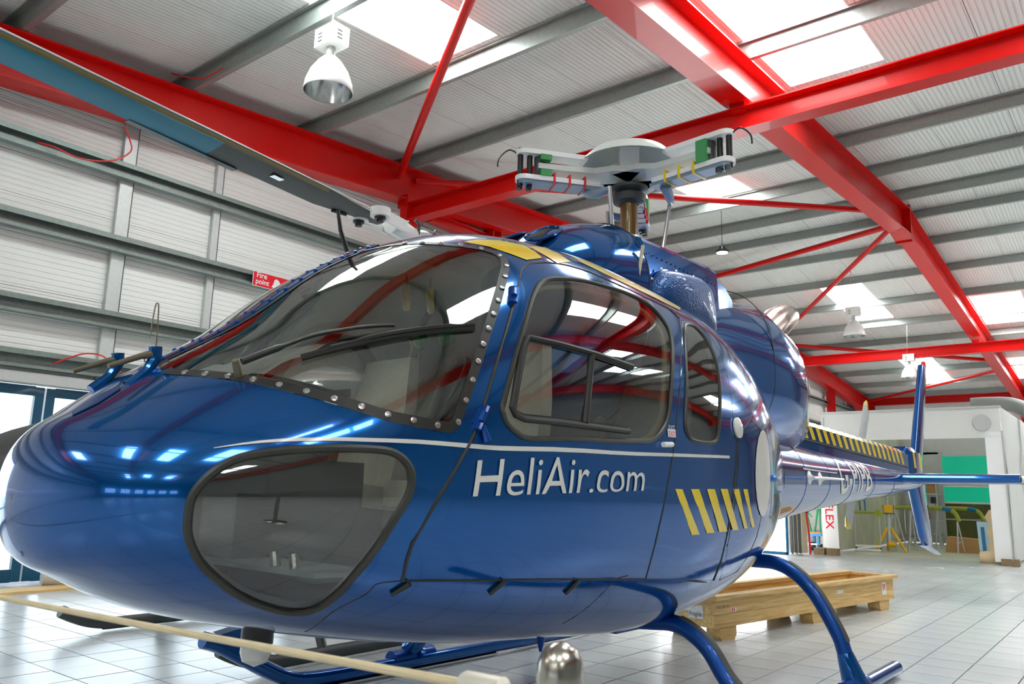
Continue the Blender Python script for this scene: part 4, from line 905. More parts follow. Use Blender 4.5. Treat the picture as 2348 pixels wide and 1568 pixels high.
# ---------------- rotor head
HX, HZ = 3.31, 3.06
rh = link('rotor_head', None, H)
MB().lathe([(.055, 2.50), (.055, 2.90)], (HX, 0, 0), seg=20).build('mast', BRASS, rh)
MB().lathe([(.13, 2.40), (.12, 2.52), (.085, 2.56), (.085, 2.64), (.062, 2.66)], (HX, 0, 0), seg=24).build('swashplate', HUBB, rh)
MB().lathe([(.06, 2.87), (.10, 2.885), (.105, 2.93), (.075, 2.95), (.12, 2.965), (.12, 2.985), (0, 2.99)], (HX, 0, 0), seg=24).build('mast_flange', CHAR, rh)
def star_arm(ang):
    d = Vector((math.cos(ang), math.sin(ang), 0)); n_ = Vector((-math.sin(ang), math.cos(ang), 0)); O = Vector((HX, 0, HZ)); up = Vector((0, 0, 1))
    def plate(prof, z0, z1, name, m_, ang_=.5):
        P = [O+d*r+n_*w_+up*z0 for r, w_ in prof]; return MB().prism(P, up*(z1-z0)).build(name, m_, rh, ang=ang_)
    half = [(.0, .17), (.16, .15), (.26, .075), (.45, .055), (.62, .05)]
    plate(half+[(r, -w_) for r, w_ in half[::-1]], -.035, .0, 'star_plate', OFFW)
    end = [(.70+.055*math.cos(t), .055*math.sin(t)) for t in np.linspace(PI/2, -PI/2, 9)]
    slv = [(.30, .058)]+end+[(.30, -.058)]
    plate(slv, .055, .085, 'upper_sleeve', WHITEP); plate([(.22, .062)]+[(r, w_*1.07) for r, w_ in end]+[(.22, -.062)], -.115, -.085, 'lower_sleeve', WHITEP)
    plate([(.20, .056)]+[(r*.98, w_*.95) for r, w_ in end[1:-1]]+[(.20, -.056)], -.135, -.115, 'sleeve_face', HUBB)
    for r in (.665, .725):
        p = O+d*r; MB().tube([p+up*-.15, p+up*.10], .018, 12).build('blade_pin', BLACK, rh)
        MB().tube([p+up*-.165-n_*.02, p+up*-.135-n_*.02], .018, 6).build('nut', CHAR, rh)
    P = [O+d*r+n_*w_+up*-.085 for r, w_ in ((.56, .068), (.63, .068), (.63, -.068), (.56, -.068))]
    MB().prism([O+d*.54+n_*s_*.066+up*z for s_, z in ((-1, -.085), (1, -.085), (1, -.045), (.3, -.045), (.3, .02), (1, .02), (1, .055), (-1, .055))], d*.07).build('green_bracket', GREEN, rh, ang=0)
    MB().tube([O+d*.60+up*-.08, O+d*.60+up*.05], .035, 12).build('damper', CHAR, rh)
    for r in (.32, .42, .52):
        MB().box(tuple(O+d*r+up*-.10), (.012, .135, .075), rz=ang).build('tape_band', YEL if abs(math.sin(ang)) > .9 else REDP, rh, ang=0)
    # pitch horn and link
    hp = O+d*.20+n_*.17+up*-.17
    MB().tube([O+d*.28+up*-.14, O+d*.25+n_*.09+up*-.18, hp], [.035, .028, .022], 10).build('pitch_horn', HUBB, rh)
    MB().tube([hp+up*.02, Vector((hp.x*.75+HX*.25, hp.y*.75, 2.48))], .013, 10).build('pitch_link', LSLV, rh)
for a in (144, 264, 24): star_arm(R(a))
MB().lathe([(.0, .17), (.13, .155), (.25, .105), (.325, .03), (.33, .02), (.32, .02), (.24, .095), (.13, .143), (0, .155)], (HX, 0, HZ+.05), seg=36).build('hub_dome', OFFW, rh)
MB().box((HX-.10, -.06, HZ+.07), (.10, .12, .13), rz=R(38)).build('hub_block', WHITEP, rh, ang=0)
MB().lathe([(.0, .0), (.16, .0), (.16, .04), (.08, .07), (0, .07)], (HX, 0, HZ), seg=24).build('hub_plate', OFFW, rh)
for k, (a, c) in enumerate(((144, BLACK), (264, BLACK))):
    d = Vector((math.cos(R(a)), math.sin(R(a)), 0)); O = Vector((HX, 0, HZ))+d*.74
    MB().tube(catmull([O+Vector((0, 0, .06)), O+d*.06+Vector((0, 0, .08)), O+d*.12+Vector((0, 0, .02)), O+d*.13+Vector((0, 0, -.04))], 5), .005, 6).build('loose_wire', BLACK, rh)

# ================================================================ second helicopter, parked behind
H2 = thing('parked_helicopter', 'silver helicopter with dark skids and one blue blade, parked behind the blue one', 'helicopter', (-4.97, 1.5, 0))
H2.rotation_euler = (0, 0, PI/2+R(1.0))
prof = [(0, 1.10, .03, 1.08, 1.12), (.1, 1.10, .25, .95, 1.22), (.3, 1.12, .44, .80, 1.33), (.7, 1.15, .58, .68, 1.47), (1.2, 1.2, .64, .62, 1.66), (1.8, 1.22, .66, .58, 1.85), (2.5, 1.25, .64, .60, 1.96), (3.2, 1.3, .52, .68, 1.95), (4.0, 1.4, .36, .90, 1.85), (4.8, 1.5, .20, 1.25, 1.70)]
def h2ring(x, zc, w_, zb, zt, n=32):
    r = []
    for k in range(n):
        a = 2*PI*k/n; c, s_ = math.cos(a), math.sin(a); e = .85; r.append((x, -w_*math.copysign(abs(c)**e, c), zc+((zt-zc) if s_ > 0 else (zc-zb))*math.copysign(abs(s_)**e, s_)))
    return r
pf = [pchip([p[0] for p in prof], [p[k] for p in prof]) for k in range(1, 5)]
def h2r(x): return h2ring(x, *[float(f(x)) for f in pf])
MB().loft([h2r(x) for x in (.0, .03, .08, .18, .3, .5, .62)]).build('nose_cone', CHAR, H2, ang=.9)
MB().loft([h2r(x) for x in (.62, .9, 1.2, 1.6, 2.0, 2.5, 2.9, 3.3, 3.7, 4.0, 4.4, 4.8)]).build('cabin', LSLV, H2, ang=.9)
DWIN = mat('dark_window', (.06, .07, .08), .06, 0, .5, nscale=4)
def h2patch(x0, x1, a0, a1, sd, name, m_, shear=0., off=.006):
    rows = []
    for i in range(9):
        r_ = []
        for j in range(9):
            t = j/8; a = a0+(a1-a0)*t; x = x0+(x1-x0)*i/8+shear*t*(1-i/8); zc, w_, zb, zt = [float(g(x)) for g in pf]
            c, s_ = math.cos(a), math.sin(a); r_.append((x, -(w_*c**.85+off*c)*sd, zc+(zt-zc)*s_**.85+off*s_))
        rows.append(r_)
    return MB().loft(rows, closed=False, caps=False).build(name, m_, H2, ang=.9)
for sd in (1, -1):
    h2patch(.64, 1.35, .62, 1.53, sd, 'windscreen', DWIN, .0)
    h2patch(.95, 1.75, .22, .95, sd, 'side_window', DWIN, .42); h2patch(1.88, 2.6, .22, .95, sd, 'side_window', DWIN, .04)
MB().tube([(4.6, 0, 1.5), (6.5, 0, 1.62), (8.6, 0, 1.75)], [.22, .14, .09], 18).build('tail_boom', LSLV, H2)
MB().prism([(8.2, -.02, 1.3), (8.6, -.02, 1.3), (8.95, -.02, 2.25), (8.65, -.02, 2.25)], (0, .04, 0)).build('tail_fin', LSLV, H2, ang=0)
MB().loft([h2ring(2.9, 1.95, .22, 1.8, 2.25, 20), h2ring(3.3, 1.95, .30, 1.8, 2.50, 20), h2ring(3.9, 1.95, .28, 1.7, 2.45, 20), h2ring(4.4, 1.8, .18, 1.6, 2.05, 20)]).build('mast_fairing', LSLV, H2, ang=.9)
MB().tube([(3.44, 0, 2.35), (3.44, 0, 3.27)], .045, 14).build('mast', LSLV, H2)
for sd in (1, -1):
    s = link('skid', None, H2)
    yk = .95*sd
    MB().tube(catmull([(1.08, yk, .165), (1.16, yk, .125), (1.28, yk, .08), (1.42, yk, .055), (1.6, yk, .05), (3.6, yk, .05)], 4), .042, 12).build('skid_tube', CHAR, s)
    for x in (1.8, 3.0):
        MB().tube(catmull([(x, 0, .62), (x, .45*sd, .58), (x, .75*sd, .40), (x, yk, .06)], 5), .03, 10).build('strut', CHAR, s)
# rotor: yoke, sleeves, two blades
RZ = 3.31
rt = link('rotor', None, H2)
MB().lathe([(.07, -.06), (.11, -.03), (.11, .04), (.05, .08), (0, .09)], (3.44, 0, RZ), seg=20).build('hub', OFFW, rt)
for sg, aa in ((-1, R(8.0)), (1, R(8.0))):
    d = Vector((math.cos(aa)*sg, math.sin(aa)*sg*1.0, 0)); n_ = Vector((-d.y, d.x, 0)); up = Vector((0, 0, 1)); O = Vector((3.44, 0, RZ))
    # leading edge side
    MB().tube([O+d*.05, O+d*.28, O+d*.46], [.06, .085, .075], 16).build('sleeve', WHITEP, rt)
    for s_ in (-1, 1):
        P = [O+d*r+n_*(s_*(.078+.06*(r-.3)))+up*z for r, z in ((.36, -.05), (.74, -.045), (.79, 0), (.74, .045), (.36, .05))]
        MB().prism(P, n_*(s_*.03)).build('fork', WHITEP, rt, ang=.4)
        p = O+d*.74+n_*(s_*.115)
        MB().lathe([(0, -.036), (.085, -.036), (.085, .036), (.05, .04), (.04, .05), (0, .055)], tuple(p), (0, 0, 1), 16).build('fork_pad', WHITEP, rt)
        MB().lathe([(.048, -.034), (.048, -.055), (.03, -.06), (.03, -.085), (0, -.088)], tuple(p), (0, 0, 1), 12).build('blade_bolt', BLACK, rt)
    for s_ in (-.04, .05): MB().tube([O+d*.12+n_*s_, O+d*.13+n_*s_*1.3+up*.10, O+d*.17+n_*s_+up*.13], [.02, .014, .018], 8).build('damper_link', CHAR, rt)
    pt_ = R(16); nb_ = n_*math.cos(pt_)*(1 if sg < 0 else 1)+up*math.sin(pt_)
    # blade: root dark, outboard blue, brown leading edge, white upper edge
    def bsec(r, c_, tw=.0):
        p = O+d*r+up*(-.003*r*r*.6); q = []
        for t, h_ in ((-.30, 0), (-.25, .5), (-.05, 1.), (.3, .7), (.70, 0), (.3, -.55), (-.05, -.8), (-.25, -.45)):
            q.append(p+nb_*(c_*t)*(-1)+up*(h_*.020))
        return q
    bl = MB().loft([bsec(r, c_) for r, c_ in ((.56, .10), (.68, .13), (.85, .15), (1.15, .215), (1.25, .235), (2.3, .235))]).build('blade_root', BLADED, rt, ang=.9)
    bo = MB().loft([bsec(r, .235) for r in (2.3, 3.5, 4.9)]).build('blade', BLADEB, rt, ang=.9)
    le = [[O+d*r+up*(-.003*r*r*.6)+nb_*(.235*.305)+up*.012, O+d*r+up*(-.003*r*r*.6)+nb_*(.235*.27)+up*-.014, O+d*r+up*(-.003*r*r*.6)+nb_*(.235*.20)+up*-.019] for r in (1.3, 2.4, 4.9)]
    MB().loft(le, closed=False, caps=False).build('leading_edge_strip', BLADEG, bo, ang=0)
    MB().tube([O+d*r+up*(-.003*r*r*.6+.006)+nb_*(.235*.31) for r in (.6, 1.2, 2.4, 4.9)], .006, 6).build('white_edge', WHITEP, bo)
    MB().box(tuple(O+d*1.75+up*-.030+nb_*-.04), (.10, .05, .004), rz=math.atan2(d.y, d.x)).build('data_plate', LSLV, bl, ang=0)
    MB().box(tuple(O+d*2.45+nb_*-.175+up*-.012), (.85, .05, .006), rz=math.atan2(d.y, d.x)).build('trim_tab', BLADED, bo, ang=0)
    MB().tube([O+d*.92+nb_*-.105+up*-.012, O+d*1.06+nb_*-.13+up*-.012], .014, 8).build('balance_weight', BLACK, bl)

# ================================================================ wooden crate
u = Vector((.157, .9876, 0)); cr = thing('shipping_crate', 'long low pine shipping crate on wooden feet behind the landing gear', 'crate', (-2.59, 5.73, 0), -math.atan2(.157, .9876))
# local: +Y along the long side, -X to the back
CL, CWd = 3.18, .46
for k, (z0, z1) in enumerate(((.12, .19), (.192, .30))):
    MB().box((-.012, CL/2, (z0+z1)/2), (.024, CL, z1-z0)).build('side_board', PINE, cr, ang=0)
    MB().box((-CWd+.012, CL/2, (z0+z1)/2), (.024, CL, z1-z0)).build('side_board', PINE, cr, ang=0)
    for y in (.012, CL-.012): MB().box((-CWd/2, y, (z0+z1)/2), (CWd-.05, .024, z1-z0)).build('end_board', PINE, cr, ang=0)
MB().box((-CWd/2, CL/2, .11), (CWd+.01, CL+.01, .022)).build('base_board', PINE, cr, ang=0)
for x in (-.005, -CWd+.005): MB().box((x, CL/2+.01, .315), (.09, CL+.05, .03)).build('rim_board', PINE, cr, ang=0)
for y in (.02, CL-.0): MB().box((-CWd/2, y, .313), (CWd-.10, .09, .024)).build('rim_board', PINE, cr, ang=0)
for y in (.20, 1.62, 2.98):
    for x in (-.07, -CWd+.07):
        MB().prism([(x-.06, y-.11, .10), (x-.06, y-.11, .03), (x-.06, y-.085, .0), (x-.06, y+.085, .0), (x-.06, y+.11, .03), (x-.06, y+.11, .10)], (.12, 0, 0)).build('foot_block', PINE, cr, ang=0)
def label_plate(parent, c, ax, wd, ht, txt, tm, n, dz=0):
    # flat label with its lettering; ax = horizontal direction, n = outward normal
    ax, n = Vector(ax), Vector(n); c = Vector(c); z = Vector((0, 0, 1))
    MB().prism([c-ax*wd/2-z*ht/2, c+ax*wd/2-z*ht/2, c+ax*wd/2+z*ht/2, c-ax*wd/2+z*ht/2], n*.002).build('label', WHITEP, parent, ang=0)
    if txt:
        uv, fs, asp = text_mesh(txt, 1); w2 = wd*.86; sc = w2/asp
        MB().add([c+ax*((p-.5)*w2)+z*(-ht*.30+v*sc)+n*.0035 for p, v in uv], fs).build('lettering', tm, parent, ang=0)
label_plate(cr, (-.16, -.001, .20), (1, 0, 0), .13, .095, 'fragile', CHAR, (0, -1, 0))
label_plate(cr, (.001, 2.96, .21), (0, 1, 0), .10, .12, '', CHAR, (1, 0, 0))
for yy in (2.94, 2.975): MB().prism([(.0035, yy-.012, .25), (.0035, yy+.012, .25), (.0035, yy+.004, .19), (.0035, yy-.004, .19)], (.001, 0, 0)).build('red_arrow', REDP, cr, ang=0)
label_plate(cr, (.001, .26, .215), (0, 1, 0), .07, .03, '', CHAR, (1, 0, 0))
for yy in (.24, .265): MB().box((.004, yy, .215), (.002, .010, .024)).build('red_mark', REDP, cr, ang=0)
label_plate(cr, (.001, 2.02, .235), (0, 1, 0), .12, .03, '', CHAR, (1, 0, 0))
uv, fs, asp = text_mesh('P22-85161', 1); MB().add([(.0015, .035+p*.17, .235+v*.03) for p, v in uv], fs).build('stencil_lettering', CHAR, cr, ang=0)

# ================================================================ stanchion and rope
st = thing('rope_stanchion', 'brushed steel barrier post with domed top close to the camera', 'barrier post', (-.483, .699, 0))
ZS = .897
MB().lathe([(0, 0), (.15, 0), (.15, .012), (.05, .03), (.025, .05)], seg=32).build('base', BRUSH, st)
MB().lathe([(.0243, .04), (.0243, ZS-.045), (.0243, ZS-.032), (.0225, ZS-.018), (.017, ZS-.007), (.008, ZS-.001), (0, ZS)], seg=32).build('post', BRUSH, st)
MB().tube([(-.02, .0, ZS-.055), (-.045, .003, ZS-.058), (-.06, .004, ZS-.060)], [.006, .008, .005], 10).build('hook', BRUSH, st)
rp = thing('barrier_rope', 'thin cream rope running left from the barrier post with a metal end', 'rope')
A = Vector((-.555, .705, .837)); B = Vector((-4.5, .60, .80))
pts = []
for k in range(25):
    t = k/24; p = A.lerp(B, t); p.z -= .10*math.sin(PI*min(1, t))*.6 if False else 0; pts.append(p)
def ropez(x): return .837-.030*math.sin(PI*min(1.0, max(0, (-.555-x)/3.945)))
pts = [Vector((p.x, p.y, ropez(p.x))) for p in pts]
MB().tube(pts, .0055, 10).build('cord', ROPE, rp)
MB().tube([A+Vector((.0, 0, 0)), A+Vector((-.006, 0, 0)), A+Vector((-.058, 0, -.001)), A+Vector((-.064, 0, -.001))], [.008, .0135, .0135, .010], 16).build('end_ferrule', mat('ferrule', (.72, .68, .58), .45, .3, nscale=10), rp)
MB().tube([A+Vector((.030, -.002, .0)), A+Vector((-.002, 0, 0))], .004, 8).build('clip', BRUSH, rp)
st2 = thing('rope_stanchion', 'brushed steel barrier post holding the far end of the rope, off to the left', 'barrier post', (-4.55, .60, 0))
MB().lathe([(0, 0), (.15, 0), (.15, .012), (.05, .03), (.025, .05)], seg=32).build('base', BRUSH, st2)
MB().lathe([(.0243, .04), (.0243, ZS-.032), (.017, ZS-.007), (0, ZS)], seg=32).build('post', BRUSH, st2)

# ================================================================ far end: spray booth and its clutter
bt = thing('spray_booth', 'white plastic sheeted work booth with open front at the far right', 'booth', (0, 0, 0))
BX0, BX1, BY0, BY1, BZ = -5.06, -1.95, 16.6, 23.2, 2.78
def sheet(P, name, m_, nx=14, ny=8, amp=.03, th=.006):
    P = [V3(p) for p in P]; n_ = (P[1]-P[0]).cross(P[3]-P[0]).normalized(); rows = []
    for i in range(nx+1):
        r_ = []
        for j in range(ny+1):
            s_, t = i/nx, j/ny; p = P[0]*(1-s_)*(1-t)+P[1]*s_*(1-t)+P[2]*s_*t+P[3]*(1-s_)*t
            r_.append(p+n_*(amp*(math.sin(s_*23+t*5)+.6*math.sin(s_*11-t*9+1))*math.sin(PI*min(1, t*1.3))))
        rows.append(r_)
    mb = MB(); mb.loft(rows, closed=False, caps=False); mb.loft([[p+n_*th for p in r_] for r_ in rows], closed=False, caps=False); return mb.build(name, m_, bt, ang=.9)
sheet([(BX0, BY0, BZ-.55), (BX1, BY0, BZ-.55), (BX1, BY0, BZ), (BX0, BY0, BZ)], 'front_valance', TENTR, 24, 8, .02)
sheet([(BX0, BY0, BZ), (BX1, BY0, BZ), (BX1, BY1, BZ), (BX0, BY1, BZ)], 'roof_sheet', TENTR, 10, 10, .03)
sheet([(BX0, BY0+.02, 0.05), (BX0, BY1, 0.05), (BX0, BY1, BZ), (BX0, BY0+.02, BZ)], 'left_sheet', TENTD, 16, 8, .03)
sheet([(BX1+.02, BY0+.03, 0.05), (BX1+.02, BY1, 0.05), (BX1+.02, BY1, BZ), (BX1+.02, BY0+.03, BZ)], 'right_sheet', TENTR, 16, 8, .05)
MB().box(((BX0+BX1)/2, BY1, 2.55), (BX1-BX0, .05, .5)).build('back_panel', LGREY, bt, ang=0)
MB().box(((BX0-4.12)/2, BY1, 1.2), (-4.12-BX0, .05, 2.3)).build('back_panel', LGREY, bt, ang=0)
MB().box((BX1-.13, BY0+.08, 1.20), (.26, .16, 2.28)).build('front_post', TENT, bt, ang=0)
MB().box((BX1+.012, BY0+.08, 1.20), (.02, .20, 2.30)).build('post_trim', LGREY, bt, ang=0)
for x in (BX0, ): MB().box((x, BY0, 1.35), (.05, .05, 2.7)).build('front_pole', LGREY, bt, ang=0)
MB().box(((BX0+BX1)/2, BY0, BZ+.01), (BX1-BX0+.06, .06, .04)).build('front_rail', LGREY, bt, ang=0)
MB().box(((BX0+BX1)/2, (BY0+BY1)/2+.3, .006), (BX1-BX0, BY1-BY0-.5, .010)).build('booth_floor', BOOTHF, bt, ang=0)
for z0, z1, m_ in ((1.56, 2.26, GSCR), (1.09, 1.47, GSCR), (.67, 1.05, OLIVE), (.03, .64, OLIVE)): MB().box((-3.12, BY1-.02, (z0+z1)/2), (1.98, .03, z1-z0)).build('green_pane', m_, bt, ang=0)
for z in (.655, 1.07, 1.515, 2.28): MB().box((-3.12, BY1-.03, z), (2.02, .06, .03 if z < 1.2 else .07)).build('pane_rail', LGREY, bt, ang=0)
for x in (-4.13, -2.12): MB().box((x, BY1-.03, 1.2), (.07, .07, 2.3)).build('pane_post', LGREY, bt, ang=0)
MB().lathe([(.0, 0), (.14, 0), (.15, .03), (.12, .10), (.12, .35)], (BX1-.28, BY0-.05, 2.50), (-.2, 1, 0), 20).build('duct_collar', LGREY, bt)
dk = tag(MB().tube(catmull([(-2.75, 19.2, 3.12), (-2.4, 19.2, 3.12), (-2.0, 19.2, 3.08), (-1.72, 19.2, 2.90), (-1.62, 19.2, 2.6), (-1.62, 19.2, 1.6), (-1.62, 19.2, 0.0)], 5), .15, 18).build('air_duct', mat('duct_grey', (.22, .23, .22), .5, .3, nscale=8)), 'grey metal duct elbow rising over the booth corner', 'duct')
# shelving inside
sv = thing('shelf_unit', 'metal shelf unit with boxes against the back of the booth', 'shelf', (-4.45, 22.7, 0))
for x in (-.36, .30):
    for y in (-.2, .2): MB().box((x, y, .8), (.03, .03, 1.6)).build('upright', LGREY, sv, ang=0)
for z in (.28, .62, .95, 1.28): MB().box((-.03, 0, z), (.70, .44, .025)).build('shelf_board', LGREY, sv, ang=0)
for nm, x, z, d, m_, lab in (('cardboard_box', .17, 1.295, (.20, .25, .20), CARD, 'brown cardboard box on the top shelf of the booth'), ('white_box', -.10, 1.295, (.26, .25, .13), WHITEP, 'white box on the top shelf beside a brown box'),
                       ('brown_tray', .0, 1.50, (.6, .3, .08), WOODB, 'dark brown tray lying over the boxes on the top shelf'), ('parts_tray', .1, .965, (.25, .25, .07), LGREY, 'grey parts tray on the middle shelf of the booth'),
                       ('motor_part', .20, 1.04, (.14, .16, .16), CHAR, 'dark motor part standing on the middle shelf tray'), ('pink_bottle', .05, .635, (.07, .07, .16), mat('pink', (.7, .1, .4), .4, nscale=8), 'pink bottle on the lower shelf of the booth')):
    o = MB().box((0, 0, d[2]/2), d, taper=.94).build(nm, m_, None, ang=0); o.location = (-4.45+x, 22.7, z); tag(o, lab, nm.split('_')[-1])
# trestles with padded curved tops
def trestle(x, y, rz, lab):
    t = thing('padded_trestle', lab, 'trestle', (x, y, 0), rz, 'padded trestles in the booth')
    arc = catmull([(-.55, 0, .93), (-.1, 0, .94), (.25, 0, .93), (.42, 0, .86), (.50, 0, .68)], 5)
    MB().tube(arc, .045, 12).build('padded_top', TAPE, t); MB().tube(arc[9:14], .047, 12).build('blue_tape', BLUES, t)
    for xx in (-.45, .46):
        zt = .90 if xx < 0 else .70
        for s_ in (-1, 1): MB().tube([(xx, 0, zt), (xx+(.04 if xx > 0 else -.02), .22*s_, 0)], .014, 8).build('leg', LGREY, t)
        MB().tube([(xx, -.13, .25), (xx, .13, .25)], .010, 8).build('leg_bar', LGREY, t)
trestle(-3.65, 19.3, R(-8), 'nearer grey trestle with yellow padded top under the booth')
trestle(-3.40, 20.75, R(-8), 'further grey trestle with yellow padded top before the green panels')
trestle(-4.35, 19.9, R(78), 'grey trestle with yellow padded top half hidden behind the lower tail fin')
# yellow tripod jack
j = thing('tripod_jack', 'yellow tripod jack with steel ram standing in the booth', 'jack', (-4.43, 18.75, 0), R(20))
for k in range(3):
    a = R(90+120*k); MB().tube([(0.04*math.cos(a), .04*math.sin(a), .50), (.34*math.cos(a), .34*math.sin(a), .02)], .03, 8).build('leg', YSTEEL, j)
MB().tube([(0, 0, .14), (0, 0, .80)], .05, 14).build('ram_body', LSLV, j); MB().tube([(0, 0, .80), (0, 0, 1.55)], .025, 12).build('ram_rod', LSLV, j)
MB().box((0, 0, .90), (.16, .16, .16), taper=1.15).build('saddle', YSTEEL, j, ang=0); MB().box((0, 0, .80), (.24, .2, .02)).build('saddle_plate', CHAR, j, ang=0)
MB().tube([(.1, -.1, .16), (-.05, -.12, .16)], .05, 10).build('pump', YSTEEL, j)
MB().tube([(.13, 0, .0), (.13, 0, 1.6)], .012, 8).build('guide_rod', LSLV, j)
# rack with taped bar
k_ = thing('taped_rack', 'thin steel rack with yellow taped top bar left of the tripod jack', 'rack', (-4.75, 18.3, 0), R(12))
for x in (-.24, .24): MB().tube([(x, 0, .03), (x, 0, .82)], .014, 8).build('post', LGREY, k_)
MB().tube([(-.28, 0, .82), (.28, 0, .82)], .03, 10).build('taped_bar', TAPE, k_); MB().lathe([(0, -.04), (.08, -.04), (.08, .04), (0, .04)], (.24, 0, .80), (0, 1, 0), 16).build('tape_roll', TAPE, k_)
for z in (.04, .12): MB().box((0, 0, z), (.5, .12, .04)).build('base_bar', WHITEP, k_, ang=0)
for x, zz in ((-.12, 1.45), (-.02, 1.5)): MB().tube([(x, .03, .84), (x-.03, .05, zz)], .014, 8).build('clamp_rod', BLUES, k_)
for x in (-.24, .24): MB().lathe([(0, -.015), (.05, -.015), (.05, .015), (0, .015)], (x, .0, .05), (1, 0, 0), 12).build('castor', CHAR, k_)
# front boxes, chock, boards
tag(MB().prism([(-3.55, 19.75, 0), (-2.75, 19.75, 0), (-2.78, 19.75, .30), (-3.5, 19.75, .34)], (0, .45, 0)).build('carton', CARD, ang=0), 'large brown cardboard carton on the booth floor below the green panels', 'carton')
tag(MB().box((-2.95, 21.4, .09), (1.0, .2, .17)).build('dark_red_beam', mat('dark_red', (.16, .02, .02), .5, nscale=6), ang=0), 'dark red beam lying on the booth floor behind the carton', 'beam')
tag(MB().prism([(-2.72, 18.4, .0), (-2.58, 18.4, .0), (-2.40, 18.4, .28), (-2.50, 18.4, .30)], (0, .1, 0)).build('red_chock', REDP, ang=0), 'small red wedge leaning by the white booth post', 'wedge')
pb = thing('poster_board', 'blue and white board leaning against the booth post', 'board', (-2.46, 17.7, 0), R(5))
MB().prism([(-.13, 0, 0), (.16, 0, 0), (.16, .12, .72), (-.16, .12, .72)], (0, .015, 0)).build('board', mat('pale_blue', (.45, .66, .78), .5, nscale=3, namt=.3), pb, ang=0)
MB().prism([(-.08, -.004, .05), (-.02, -.004, .05), (-.04, .098, .62), (-.10, .098, .62)], (0, .004, 0)).build('blue_print', BLUES, pb, ang=0)
pp = thing('paper_roll', 'crumpled cream paper hanging from the booth post to the floor', 'paper', (-2.22, 17.15, 0))
MB().loft([[(-.14+.05*math.sin(t*3), -.05+.04*math.cos(j*1.7), z) if j == 0 else (-.14+.09*j+.03*math.sin(z*9+j), .03*math.sin(j*2+z*7), z) for j in range(4)] for t, z in enumerate(np.linspace(.02, .95, 8))], closed=False, caps=False).build('hanging_sheet', mat('kraft_paper', (.74, .58, .34), .7, nscale=4, namt=.12), pp)
MB().lathe([(0, 0), (.10, .02), (.13, .2), (.11, .42), (0, .45)], (-.3, -.1, .10), (1, 0, 0), 14).build('crumpled_heap', MAT['kraft_paper'], pp)
for k, (x, lab) in enumerate(((-1.98, 'rough wooden block under the front corner of the booth'), (-1.62, 'rough wooden block further right beside the booth corner'))):
    tag(MB().box((x, 16.62, .06), (.26, .22, .12)).build('wooden_block', WOODB, ang=0), lab, 'block')
for k, (x, lab) in enumerate(((-5.14, 'left one of two wooden blocks below the banner'), (-4.90, 'right one of two wooden blocks below the banner'))):
    tag(MB().box((x, 16.36, .065), (.2, .2, .13)).build('wooden_block', WOODB, ang=0), lab, 'block')
# banner
bn = thing('banner', 'tall white banner with red FLEX lettering at the booth corner', 'banner', (-4.98, 16.50, 0))
MB().prism([(-.14, 0, .14), (.16, 0, .08), (.13, .0, 1.6), (-.15, 0, 1.6)], (0, .006, 0)).build('cloth', WHITEP, bn, ang=0)
for x in (-.15, .15): MB().tube([(x, .01, .0), (x, .01, 1.62)], .010, 8).build('pole', LGREY, bn)
uv, fs, asp = text_mesh('FLEX', 1, bold=.01)
MB().add([(-.075+(v/.73)*.16, -.004, .99-p*.50) for p, v in uv], fs).build('lettering', mat('banner_red', (.82, .01, .03), .4, nscale=6), bn, ang=0)
# backlit partition and folding door leaves
sc = thing('white_partition', 'brilliant white daylit translucent partition left of the dark door leaves', 'partition', (-7.0, 15.62, 0), 0)
MB().box((.1, 0, 1.15), (2.7, .03, 2.2)).build('lit_sheet', BACKLIT, sc, ang=0)
for z in (.03, 2.27): MB().box((.1, 0, z), (2.76, .06, .05)).build('rail', BLUES, sc, ang=0)
for x in (-1.27, 1.47): MB().box((x, 0, 1.15), (.03, .06, 2.28)).build('stile', BLUES, sc, ang=0)
for k in range(3):
    t = thing('door_leaf', ['dark edged folding door leaf nearest the white partition', 'middle one of three folded door leaves', 'folded door leaf nearest the blue trolley'][k], 'door leaf', (-5.48+.078*k, 15.72, 0), 0.0, 'folded door leaves')
    MB().box((0, .15, 1.12), (.05, .30, 2.15)).build('leaf', CHAR, t, ang=0); MB().box((.038, .16, 1.12), (.024, .28, 2.15)).build('leaf_face', CREAM, t, ang=0)
    MB().box((.0, .04, .10), (.03, .03, .18)).build('floor_bolt', STEEL, t, ang=0)
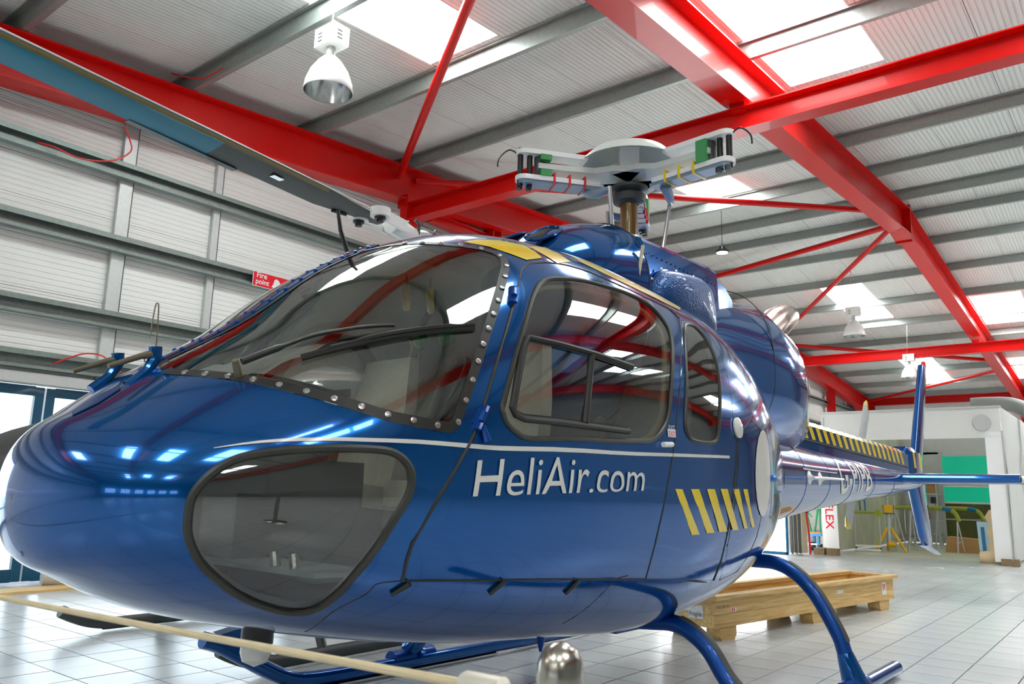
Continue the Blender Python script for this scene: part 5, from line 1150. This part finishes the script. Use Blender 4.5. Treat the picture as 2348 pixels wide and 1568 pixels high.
# trolley with green stands
tr = thing('flat_trolley', 'blue flat trolley standing left of the banner', 'trolley', (-5.48, 17.2, 0), R(-6))
MB().box((0, 0, .36), (.62, .9, .05)).build('deck', BLUES, tr, ang=0); MB().box((0, 0, .392), (.58, .86, .012)).build('deck_board', CARD, tr, ang=0)
for x in (-.22, .22):
    MB().box((x, -.4, .25), (.05, .05, .20)).build('leg', BLUES, tr, ang=0); MB().box((x, .4, .25), (.05, .05, .20)).build('leg', BLUES, tr, ang=0)
    for y in (-.32, .32): MB().lathe([(0, -.03), (.09, -.03), (.09, .03), (0, .03)], (x, y, .09), (1, 0, 0), 14).build('wheel', DARK, tr)
MB().box((0, -.4, .17), (.5, .03, .03)).build('front_bar', LGREY, tr, ang=0)
for k, (x, lab) in enumerate(((-.19, 'left green tripod stand on the blue trolley'), (.12, 'right green tripod stand on the blue trolley'))):
    g = thing('green_stand', lab, 'stand', (-5.48+x, 17.1, .40), R(30*k), 'green stands on the trolley')
    for q in range(3): a = R(120*q+20); MB().tube([(.02*math.cos(a), .02*math.sin(a), .55), (.12*math.cos(a), .12*math.sin(a), .005)], .02, 8).build('leg', GREENT, g)
    MB().lathe([(.03, .50), (.045, .56), (.04, .66), (0, .70)], seg=12).build('head', GREENT, g)
    MB().tube([(.0, 0, .55), (.06, 0, .40), (.16, 0, .30)], .015, 8).build('arm', GREENT, g)
tag(MB().tube([(-5.72, 17.1, 1.11), (-5.30, 17.1, 1.11)], .014, 8).build('red_bar', REDP), 'thin red bar lying across the two green stands', 'bar')
tag(MB().box((-5.28, 17.40, .50), (.16, .25, .20)).build('brown_box', CARD, ang=0), 'small brown box on the trolley behind the green stands', 'box')
xt = thing('red_strap', 'red and black strap hanging on the last door leaf', 'strap', (-5.25, 15.90, 0))
MB().tube(catmull([(0, 0, 1.6), (.03, 0, 1.2), (.01, 0, .9), (.05, 0, .4), (.06, 0, .02)], 5), .02, 8).build('strap', REDP, xt)
MB().tube(catmull([(.03, -.02, 1.4), (.06, -.02, 1.1), (.04, -.02, .8)], 5), .02, 8).build('strap_black', BLACK, xt)
